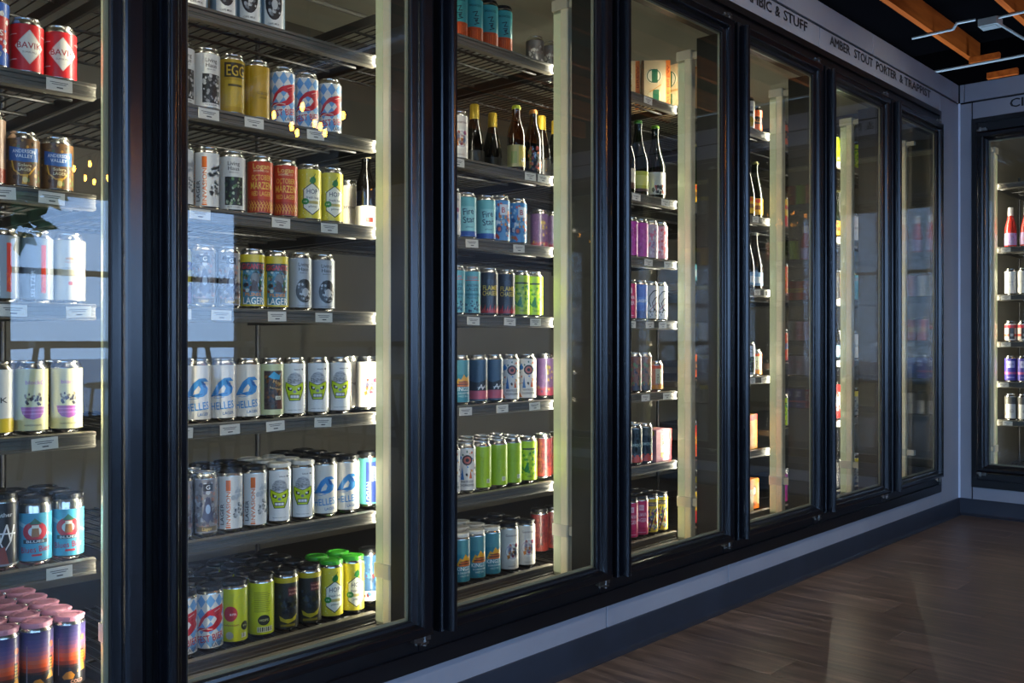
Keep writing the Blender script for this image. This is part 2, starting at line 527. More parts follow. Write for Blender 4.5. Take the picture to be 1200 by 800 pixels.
def generous(c1, c2, c3):
    return [('R', -F, F, 6, 142, '#d9d3c8'), ('T', 'Generous', 0, 117, 9, '#5a4d55', 44), ('E', 2, 66, 25, 33, '#e8e4da'), ('O', 2, 66, 23, 25.5, '#b9a9b8'), ('B', -12, 18, 46, 88, 40, 8, (c1, c2, c3, '#f3efe4', '#c9b5c4'), 41), ('T', 'brewery', 0, 14, 5, '#777070', 26)]
def loganv():
    return [('R', -F, F, 6, 142, '#4f9c98'), ('R', -12, 20, 10, 132, '#253a78'), ('T', 'LOGAN', 2, 40, 12, '#bfe6e2', 62, 90), ('T', 'BREWING', 12, 96, 6, '#dfe8f2', 44, 90), ('T', 'COMPANY', 20, 96, 6, '#dfe8f2', 44, 90)][:5]
def logan():
    return [('R', -F, F, 6, 142, '#5aa6ae'), ('T', 'LOGAN', 0, 118, 9, '#d43c34', 34), ('R', -24, 24, 112, 114, '#d43c34'), ('T', 'ANDIAN', 0, 92, 9, '#1d3a58', 40), ('T', 'LAGER', 0, 78, 10, '#1d3a58', 40), ('R', -26, 26, 62, 70, '#2f7f8c'), ('T', 'PILSENER', 0, 52, 7, '#27566a', 38), ('B', -26, 26, 12, 44, 40, 5, ('#2c5a78', '#1d3a58', '#7ec0c4'), 44)]
def lemonred():
    return [('R', -F, F, 6, 142, '#c6cf22'), ('E', -16, 78, 18, 20, '#c02a34'), ('T', 'am', -10, 74, 8, '#f4e6e0', 16), ('T', 'hefeweizen', -14, 46, 6, '#8a3a1c', 40), ('E', 22, 44, 11, 12, '#23221c'), ('T', 'IPA', 22, 42, 5, '#d8d890', 12), ('E', -18, 22, 10, 10, '#b8b8a4'), ('R', 12, 26, 14, 26, '#e9e9d0'), ('L', [(14, 16), (14, 25)], 1, '#222'+'222'), ('L', [(18, 16), (18, 25)], 1.6, '#222222'), ('L', [(22, 16), (22, 25)], 1, '#222222')]
def lemonback():
    o = [('R', -F, F, 6, 142, '#c6cf22')]
    for i in range(11):
        o.append(('R', -22, 14+(i*7) % 9, 116-i*5, 118-i*5, '#8f9420'))
    o += [('E', 4, 44, 16, 14, '#23221c'), ('T', 'HOPS', 4, 41, 6, '#d8d890', 22), ('R', -14, 28, 12, 26, '#e4e4c4')]
    for i in range(8):
        o.append(('R', -12+5*i, -10+5*i+(i % 3)*.6, 14, 25, '#2a2a22'))
    return o
def darkyellow():
    return [('R', -F, F, 6, 142, '#2a2a20'), ('R', -F, F, 128, 142, '#b9a820'), ('R', 0, 28, 92, 116, '#5a1f20'), ('T', 'DOUBLE', 14, 106, 5, '#d9a08a', 24), ('T', 'BLACK', 14, 96, 5, '#d9a08a', 22), ('B', -26, 26, 44, 92, 40, 7, ('#3c4a52', '#1a1d1c', '#4c4a20', '#20242a'), 51),
            ('P', [(-24, 40), (-8, 30), (10, 30), (26, 42), (22, 26), (0, 18), (-20, 26)], '#b9a820'), ('R', -20, 20, 10, 16, '#8a7d18')]
def tealorange():
    o = [('R', -F, F, 6, 142, '#4fb0a8'), ('R', -F, F, 6, 50, '#d9531f'), ('T', 'BREAKSIDE', 0, 118, 7, '#123f48', 42), ('L', [(-10, 98), (6, 102), (-2, 86), (10, 88)], 3, '#114450'), ('L', [(-6, 78), (8, 80), (0, 66), (12, 64), (-4, 58)], 3, '#114450'), ('E', 2, 72, 5, 4, '#114450')]
    for i in range(10):
        o.append(('R', -32+7*i, -29+7*i, 8, 36+(i*5) % 9, '#f0702c'))
    return o
def tealstar():
    return [('R', -F, F, 6, 142, '#6fb9bd'), ('R', -22, 30, 26, 110, '#8fcfd2'), ('T', 'Fire', 4, 82, 22, '#13334f', 36, 8), ('T', 'Star', 6, 54, 22, '#13334f', 40, 8), ('T', 'pilsner', 6, 36, 6, '#2a5a70', 26), ('R', -F, F, 6, 24, '#2450a0')]
def bluecrest():
    return [('R', -F, F, 6, 142, '#4c8fc4'), ('B', -34, 34, 14, 130, 60, 9, ('#e6e8ea', '#c9451f', '#24508a', '#9cc7e2', '#e08c3a'), 61), ('R', -6, 22, 92, 128, '#dfe7ee'), ('T', 'B', 6, 100, 18, '#b83a2a', 12), ('E', -8, 44, 10, 13, '#1d3c74'), ('E', -8, 44, 5, 7, '#d65a2a')]
def flame():
    o = [('R', -F, F, 6, 142, '#17181d'), ('E', 0, 112, 12, 10, '#2c3442'), ('T', 'FLAME', 0, 84, 16, '#e8c534', 50), ('T', 'CHASER', 0, 66, 15, '#e8c534', 52)]
    for i in range(12):
        a = -44+8*i
        o.append(('P', [(a-4, 8), (a+5, 8), (a+3+(i % 3), 26+(i*11) % 22)], '#d0302c'))
    o += [('R', -F, F, 8, 14, '#b81f22')]
    return o
def lime():
    return [('R', -F, F, 6, 142, '#b6d41c'), ('R', -24, 26, 112, 118, '#2b3a14'), ('B', -28, 28, 24, 108, 46, 8, ('#4f9a2a', '#d9e84c', '#2f7f34', '#8fc01c'), 71), ('P', [(-20, 40), (-6, 66), (0, 44), (-10, 32)], '#1f7a3a'), ('T', 'HAZY', 6, 16, 7, '#35601c', 26)]
def limeplain():
    return [('R', -F, F, 6, 142, '#a5c81e'), ('R', 10, 24, 20, 34, '#e7eccb'), ('L', [(13, 22), (13, 32)], 1, '#333333'), ('L', [(17, 22), (17, 32)], 1.5, '#333333'), ('L', [(21, 22), (21, 32)], 1, '#333333')]
def kings():
    return [('R', -F, F, 6, 142, '#2f7f8f'), ('R', -F, F, 96, 142, '#4f8f98'), ('P', [(-22, 58), (-10, 84), (-2, 78), (8, 96), (18, 84), (28, 92), (34, 58)], '#e2a32a'), ('P', [(-18, 56), (-6, 70), (8, 76), (26, 72), (32, 56)], '#c9651f'), ('R', -14, 26, 62, 66, '#5a2f1c'), ('R', -10, 24, 70, 73, '#5a2f1c'),
            ('T', 'KINGS', 0, 42, 13, '#eef3f0', 44), ('T', '& DAUGHTERS', 6, 32, 6, '#dfe8e6', 46), ('T', 'HAZY IPA', 6, 22, 6, '#c7dcda', 30)]
def bluepink():
    return [('R', -F, F, 6, 142, '#33536c'), ('P', [(-50, 76), (-10, 66), (50, 84), (50, 40), (-50, 40)], '#141a24'), ('R', -F, F, 12, 40, '#c8586a'), ('L', [(-6, 44), (4, 60), (8, 44), (18, 58)], 2.4, '#f0eeee'), ('L', [(-8, 50), (20, 52)], 2, '#f0eeee')]
def multiart():
    return [('R', -F, F, 6, 142, '#e8e2d8'), ('B', -F, F, 40, 132, 80, 5, ('#3f86c4', '#d9622c', '#2a2a2e', '#c83c3c', '#e6a640', '#4a7a68'), 81), ('E', 0, 104, 17, 17, '#34343a'), ('E', 0, 104, 12, 12, '#c86a58'), ('E', 0, 104, 6, 6, '#2a2a2e'), ('E', -26, 112, 8, 8, '#2f7ec0'), ('P', [(-22, 40), (-16, 84), (-10, 40)], '#2f6fb0'), ('P', [(6, 44), (11, 70), (16, 44)], '#d6622c'),
            ('T', 'WAYFOOD', 0, 30, 8, '#1e1e22', 42), ('T', 'CHOPHOPPER', 0, 18, 8, '#1e1e22', 50), ('P', [(-40, 8), (-32, 26), (-22, 8)], '#e0782c')]
def bavik():
    o = [('R', -F, F, 6, 112, '#cf1f24'), ('R', -F, -26, 88, 89.5, '#e9d5cf'), ('R', -F, -26, 30, 31.5, '#e9d5cf'), ('P', [(0, 100), (30, 62), (0, 20), (-30, 62)], '#d9d2c4'), ('P', [(0, 96), (27, 62), (0, 24), (-27, 62)], '#e6e0d2'), ('T', 'BAVIK', 0, 57, 14, '#a5282a', 50), ('T', 'SUPER PILS', 0, 46, 4, '#8a7a70', 28), ('R', 26, F, 88, 89.5, '#e9d5cf')]
    return o
def anderson():
    return [('R', -F, F, 6, 112, '#6a4a2a'), ('B', -F, F, 10, 108, 130, 5, ('#8a6a34', '#4a5a2c', '#b98a3c', '#3c2a1c', '#5f7a4a'), 91), ('P', [(-32, 94), (0, 88), (32, 94), (32, 62), (0, 58), (-32, 62)], '#2f5f9e'), ('T', 'ANDERSON', 0, 79, 8, '#dfe8f2', 46), ('T', 'VALLEY', 0, 68, 8, '#dfe8f2', 34), ('T', 'Solera', 2, 48, 7, '#e9d9a8', 26), ('T', 'LAGER', 2, 38, 7, '#e9d9a8', 26),
            ('L', [(-24, 60), (-20, 40), (-6, 28), (10, 30), (24, 50)], 3, '#e0a83c'), ('P', [(-2, 30), (8, 30), (5, 8), (-4, 8)], '#e9b23a'), ('E', 2, 18, 5, 7, '#f3dc90')]
def block():
    o = [('R', -F, F, 6, 142, '#d6cf9a'), ('T', 'block', 0, 108, 9, '#b06aa0', 30), ('O', 20, 112, 3.4, 5, '#b06aa0')]
    o += [('P', [(-25, 58), (25, 58), (22, 44), (14, 34), (0, 30), (-14, 34), (-22, 44)], '#9c4a90'), ('R', -24, 24, 50, 52, '#c77ab8'), ('R', -20, 20, 42, 44, '#c77ab8')]
    o += [('B', -16, 16, 62, 86, 26, 4.4, ('#4a3a34', '#8a7a52', '#2f2622'), 95), ('T', 'HORIZON LAGER', 0, 16, 3.6, '#3a3630', 34)]
    return o
def blues():
    o = [('R', -F, F, 6, 126, '#4aa6c4'), ('P', [(-50, 124), (-20, 124), (50, 84), (50, 96)], '#a9dbe6'), ('P', [(-50, 100), (50, 60), (50, 66), (-50, 112)], '#8fcfde'), ('E', -2, 82, 25, 17, '#d7e6e6'), ('O', -2, 80, 13, 25, '#c8303c'), ('P', [(-9, 66), (-7, 96), (5, 96), (7, 66)], '#a5713a'), ('R', -8, 6, 88, 96, '#e9e2cc'), ('P', [(-14, 98), (-2, 114), (12, 98)], '#2c6a4a'),
         ('R', -26, 24, 50, 60, '#2a3a44'), ('T', 'BLUES', -1, 52, 6, '#dfe8e8', 36), ('T', 'Blues Bier', 0, 28, 15, '#a81f3a', 62, 4), ('R', -8, 12, 18, 23, '#c8303c'), ('P', [(50, 10), (78, 10), (84, 50), (70, 66), (56, 40)], '#c9c94a'), ('E', 66, 52, 8, 9, '#e0e07a')]
    return o
def blackscript():
    return [('R', -F, F, 6, 142, '#26262a'), ('T', 'Heather', 0, 112, 9, '#d8d8d8', 44), ('L', [(-26, 96), (-18, 60), (-8, 96), (-2, 58), (10, 94), (18, 58), (26, 92)], 3.4, '#e4e4e4'), ('L', [(-26, 78), (28, 74)], 3, '#e4e4e4'), ('L', [(-22, 58), (-14, 40), (-4, 60), (6, 38), (18, 58)], 2.6, '#d8d8d8'), ('P', [(-14, 10), (-6, 44), (6, 48), (14, 10)], '#8a3a2c'), ('R', -F, F, 6, 10, '#8a8a8c')]
def sunset():
    o = []
    n = 11
    cs = ['#4a2418', '#9c3a1c', '#d9531c', '#d8603a', '#b85a5a', '#94566e', '#76527a', '#5f4a7c', '#4f437a', '#443c70', '#3d3868']
    o.append(('R', -F, F, 6, 44, '#15141a'))
    for i in range(n):
        o.append(('R', -F, F, 44+i*9, 53+i*9-.0, cs[i]))
    o += [('P', [(-60, 40), (-30, 50), (0, 46), (40, 54), (60, 44), (60, 30), (-60, 30)], '#1a161c'), ('R', 18, 28, 44, 84, '#1c1a20')]
    for i in range(3):
        for j in range(5):
            o.append(('R', 19+3*i, 21+3*i, 47+7*j, 52+7*j, '#d9a52c'))
    o += [('P', [(-20, 26), (-12, 36), (-2, 38), (6, 28), (2, 20), (-16, 20)], '#d98a24'), ('P', [(10, 34), (18, 46), (28, 48), (30, 36)], '#d9952c'), ('E', 24, 110, 6, 7, '#cf6a4a'), ('T', 'COLD', 10, 10, 8, '#d8a08a', 26), ('L', [(-28, 30), (-28, 112)], 2.2, '#8a8088')]
    return o
def guava():
    return [('R', -F, F, 6, 142, '#c8245e'), ('R', -8, 12, 104, 126, '#e9c7d2'), ('T', 'FO', 2, 110, 10, '#c8245e', 13), ('T', 'GUAVA', 2, 80, 15, '#f0d6dd', 46), ('T', 'LAGER', 2, 58, 15, '#f0d6dd', 44), ('R', -20, 20, 30, 34, '#a01a48'), ('R', -18, 22, 14, 17, '#e9a9bd')]
def yellowmulti():
    return [('R', -F, F, 6, 142, '#dcc02a'), ('R', -20, 22, 112, 128, '#3a2c50'), ('T', 'YOLO', 0, 115, 9, '#f2e29a', 32), ('B', -28, 28, 14, 100, 60, 8, ('#7a4a98', '#d0452c', '#2f7f8f', '#3a2c50', '#e9e2cc'), 101), ('L', [(-8, 20), (2, 60), (10, 92)], 4, '#2a2038')]
def swirl():
    return [('R', -F, F, 6, 142, '#cfccca'), ('L', [(24, 122), (4, 118), (-10, 100), (-14, 76), (-6, 54)], 4, '#22232a'), ('L', [(26, 96), (10, 88), (0, 70), (4, 50), (16, 40)], 3.6, '#22232a'), ('L', [(-10, 40), (8, 60), (20, 70)], 3, '#8a3038'), ('B', -20, 24, 12, 44, 18, 6, ('#22232a', '#8f9298', '#e9e9e9'), 111)]
def eggold():
    return [('R', -F, F, 6, 142, '#a8891c'), ('R', -26, 30, 96, 134, '#2a2414'), ('T', 'EGG', 4, 100, 28, '#c9a428', 48), ('R', -24, 28, 20, 88, '#b89a24'), ('R', -16, 20, 72, 78, '#4a3c14')]
def gold():
    return [('R', -F, F, 6, 142, '#b8901a'), ('T', 'GOLDEN', 12, 66, 8, '#3a2c0c', 32), ('T', 'LAGER', 12, 56, 5, '#3a2c0c', 22), ('R', -26, -24, 10, 138, '#e2c050')]
def simple(bg, top, bot, band, txt='', tc='#f2efe6', seed=1, art=None):
    o = [('R', -F, F, 6, 142, bg)]
    if top: o.append(('R', -F, F, 112, 142, top))
    if bot: o.append(('R', -F, F, 6, 36, bot))
    if band: o.append(('R', -F, F, 60, 92, band))
    if art: o.append(('B', -30, 30, 20, 124, 40, 8, art, seed))
    if txt: o.append(('T', txt, 0, 70, 12, tc, 40))
    return o

# key: look (for labels), size, metal body or not, print
BIG, STD = (0.033, 0.157), (0.033, 0.124)
CANS = {
 'bluered': ('blue and red beer can', BIG, simple('#b8242c', '#2f5fb0', '#2f5fb0', None, 'PILS', seed=2, art=('#2f5fb0', '#e6e2da')), 0),
 'bavik': ('red can with white diamond', STD, bavik(), 0), 'tanred': ('tan and red can', BIG, simple('#c9a184', None, '#a8442c', None, 'ALE', '#7a2a1c'), 0),
 'anderson': ('brown can with blue ribbon', STD, anderson(), 0), 'greyred': ('grey can with red stripe', BIG, [('R', -F, F, 6, 142, '#8c9298'), ('R', 4, 14, 20, 126, '#d2402c'), ('B', 4, 14, 20, 60, 8, 4, ('#e8632c',), 3), ('T', 'SELTZER', -8, 40, 8, '#e9eef2', 60, 90)], 1),
 'creamorange': ('cream can with small orange lettering', BIG, [('R', -F, F, 6, 142, '#d3cbb4'), ('O', 0, 76, 22, 23, '#b8b09a'), ('T', 'KVEIK ALE', 0, 76, 4, '#8a8472', 36), ('T', 'WHEAT BEER', 0, 90, 4, '#d6862c', 24), ('E', 0, 100, 9, 3, '#d9a050'), ('R', -3, 5, 40, 48, '#c8502c'), ('T', 'pale wheat', 0, 60, 4, '#9a937e', 30)], 0),
 'whiteyellow': ('white and yellow can', BIG, simple('#dcdad2', None, '#e0c02c', None, 'INK', '#2a2a2a'), 0), 'block': ('pale yellow can with purple bowl', BIG, block(), 0),
 'purple': ('dark purple beer can', BIG, simple('#4a3458', None, '#7a2c3c', None, '', art=('#5c4468', '#3c2a4a', '#8a7a3a')), 0), 'blackscript': ('black can with white script', BIG, blackscript(), 0),
 'blues': ('light blue can with red ring', (0.033, 0.141), blues(), 0), 'sunset': ('black can with sunset skyline', BIG, sunset(), 0),
 'roundart': ('white can with dark oval picture', BIG, roundart(), 0), 'blackart': ('white can with black panel', BIG, haus('#dad8d2', ('#8f9090', '#3a3a3a', '#c4c4c2'), False), 0),
 'eggold': ('gold can with black block letters', BIG, eggold(), 0), 'gold': ('plain gold beer can', BIG, gold(), 0), 'fest': ('blue diamond can with red claw', BIG, fest(), 0),
 'invasion': ('silver can with orange stripe', BIG, invasion(), 1), 'greenart': ('white can with dark green picture', BIG, haus('#d6d6d2', ('#5a7a4a', '#2c4434', '#a9b89a', '#20282c'), False), 0),
 'marzen': ('red can with yellow lettering', BIG, marzen(), 0), 'hexyellow': ('yellow can with white hexagon', BIG, hexy(), 0), 'purpleyellow': ('purple and yellow beer can', BIG, simple('#5a3a7a', '#c9b83a', '#7a3a8a', '#d8c84a', 'HAZE', '#3a2c50', 4, ('#c9b83a', '#8a4a98')), 0),
 'silverbrown': ('silver can with brown crest', BIG, silverbrown(), 1), 'gigantic': ('yellow can with blue picture', BIG, gigantic(), 0), 'greyhaus': ('grey can with black oval', BIG, haus('#a4a9b0', ('#6a6c70', '#b4b6ba', '#17171a'), True), 0),
 'helles': ('cream can with blue wave', BIG, helles(), 0), 'brownart': ('pale green can with brown label', BIG, brownart(), 0), 'skull': ('white can with skull mask', BIG, skull(), 0),
 'lemonred': ('lime yellow can with red disc', BIG, lemonred(), 0), 'lemonback': ('lime yellow can with barcode', BIG, lemonback(), 0), 'darkyellow': ('black can with yellow rim', BIG, darkyellow(), 0),
 'tealorange': ('teal can with orange base', BIG, tealorange(), 0), 'generous': ('cream can with coloured circle', BIG, generous('#d8863a', '#7a9ac4', '#c44a6a'), 0), 'tealstar': ('teal can with dark script', (0.033, 0.15), tealstar(), 0),
 'bluecrest': ('blue can with red crest', BIG, bluecrest(), 0), 'logan': ('teal can with navy lettering', BIG, logan(), 0), 'flame': ('black can with red flames', BIG, flame(), 0), 'lime': ('lime can with green hops', BIG, lime(), 0),
 'kings': ('teal can with orange sunrise', BIG, kings(), 0), 'bluepink': ('dark blue can with pink band', BIG, bluepink(), 0), 'multiart': ('white can with coloured doodles', BIG, multiart(), 0), 'limeplain': ('plain lime green can', BIG, limeplain(), 0),
 'creamcan': ('cream can with dark text', BIG, simple('#cfc5b4', None, None, None, 'brew', '#6a5a50', 5), 0), 'loganv': ('teal can with navy stripe', BIG, loganv(), 0), 'bluecan': ('blue can with red picture', BIG, simple('#37608c', None, '#dcdcdc', None, '', seed=6, art=('#8a3038', '#22405f', '#4f86b8')), 0),
 'darkcan': ('dark grey can with pale sketch', BIG, simple('#3a3a3c', None, None, None, '', seed=7, art=('#7a7a78', '#2a2a2c')), 0), 'darkred': ('dark red beer can', BIG, simple('#5a1f22', None, '#7a2c24', None, '', seed=8, art=('#7a3a2c', '#3c1518')), 0),
 'whitecan': ('white can with black lettering', BIG, simple('#d8d6d0', None, None, None, 'LAGER', '#2a2a2a'), 0), 'magenta': ('bright magenta beer can', BIG, simple('#b8329c', None, None, None, '', seed=9, art=('#c94ab0', '#9c2484')), 0),
 'pinksilver': ('silver can with pink marks', BIG, simple('#b9a9b8', None, None, None, '', seed=10, art=('#d86a88', '#d8d4da', '#8a7a9c')), 1), 'pinkcan': ('pale pink can with red marks', BIG, simple('#cf8f9c', None, None, None, '', seed=11, art=('#d0505c', '#e6c4ca')), 0),
 'guava': ('hot pink can with white letters', BIG, guava(), 0), 'bluelager': ('bright blue beer can', BIG, simple('#2f58b8', None, '#24408a', '#4a78d0', 'LAGER'), 0), 'swirl': ('white can with black swirl', BIG, swirl(), 0),
 'redblue': ('red can with blue square', BIG, simple('#d04a24', None, None, '#2f78b0', '', seed=12, art=('#e8762c', '#b8321c')), 0), 'browngreen': ('brown can with green leaf', BIG, simple('#8a5a44', None, '#4a4a54', None, '', seed=13, art=('#6a8a4a', '#a8643c', '#3c3a40')), 0),
 'citrus': ('orange and pink short can', (0.031, 0.122), [('R', -F, F, 6, 110, '#cf8a6a'), ('R', -10, 24, 30, 96, '#cfd0a8'), ('R', -F, F, 6, 24, '#e0902c'), ('R', -F, F, 96, 110, '#d85a2c'), ('T', 'CITRA', 6, 50, 10, '#7a4a2c', 50, 90)], 0),
 'whiteblack': ('white can with black marks', BIG, simple('#d4d2cc', None, None, None, '', seed=14, art=('#2a2a2c', '#4c4c50')), 0), 'smog': ('dark teal can with red base', BIG, simple('#24343c', None, '#c8452c', None, 'SMOG', '#b8d0c8', 15, ('#34505a', '#1c262c')), 0),
 'yellowmulti': ('yellow can with purple figures', BIG, yellowmulti(), 0), 'whitegold': ('white can with gold seal', (0.031, 0.155), [('R', -F, F, 6, 140, '#dedbd0'), ('E', 0, 40, 22, 26, '#d9b02c'), ('R', -18, 18, 78, 92, '#3a3a3a'), ('T', 'WIT', 0, 100, 12, '#4a5a7a', 30)], 0),
 'orangecan': ('orange and black can', STD, [('R', -F, F, 6, 110, '#d8622c'), ('R', -F, F, 40, 78, '#2a2624'), ('T', 'ALE', 0, 50, 16, '#f0a04a', 40)], 0), 'silvercan': ('silver can with yellow rim', BIG, simple('#8c8a84', '#c9b83a', None, None, '', seed=16, art=('#4a4a4c', '#b4b2aa')), 1),
 'redgold': ('red can with gold band', BIG, simple('#a8282c', '#c9a83a', None, '#c9a83a', '', seed=17), 0), 'redwhite': ('red and white tall can', (0.036, 0.20), simple('#dcd6cc', '#c8282c', '#c8282c', None, '', seed=18, art=('#c8282c', '#3a3a3c')), 0),
 'orangered': ('orange and red striped can', BIG, simple('#d2562a', '#b8301c', None, '#e6a23a', 'IPA', '#5a1c10'), 0), 'violet': ('violet can with pink band', BIG, [('R', -F, F, 6, 142, '#4a3c9c'), ('R', -22, 22, 84, 126, '#c9c4e6'), ('T', 'BLUR', 0, 100, 12, '#4a3c9c', 34), ('R', -F, F, 44, 58, '#c95a8c'), ('R', -20, 20, 20, 28, '#9c92d8')], 0),
 'blackred': ('red and white banded can', STD, [('R', -F, F, 6, 110, '#cfc4b8'), ('R', -F, F, 84, 104, '#d0303a'), ('R', -F, F, 30, 46, '#d0503c'), ('R', -14, 18, 14, 84, '#3a3634'), ('R', -6, 10, 30, 48, '#a8a29a')], 0),
 'whitesketch': ('white can with grey sketch', BIG, [('R', -F, F, 6, 142, '#d6d3cc'), ('T', 'PALE ALE', 0, 74, 7, '#7a7a78', 34), ('T', 'light', 0, 56, 5, '#9a9a96', 20)], 0),
 'greywhite': ('dark can with white label', BIG, [('R', -F, F, 6, 142, '#5a5650'), ('R', -30, 30, 8, 96, '#d9d5cb'), ('O', 4, 52, 10, 12, '#8a7a64'), ('T', 'NA', 4, 47, 9, '#6a6258', 14)], 0),
}
BACKGREY = '#8e8c88'
CAPCOL = {'k': ('black', '#101114'), 'w': ('white', '#d8d5cc'), 'p': ('pink', '#c98a9e'), 'g': ('green', '#3fa82c')}

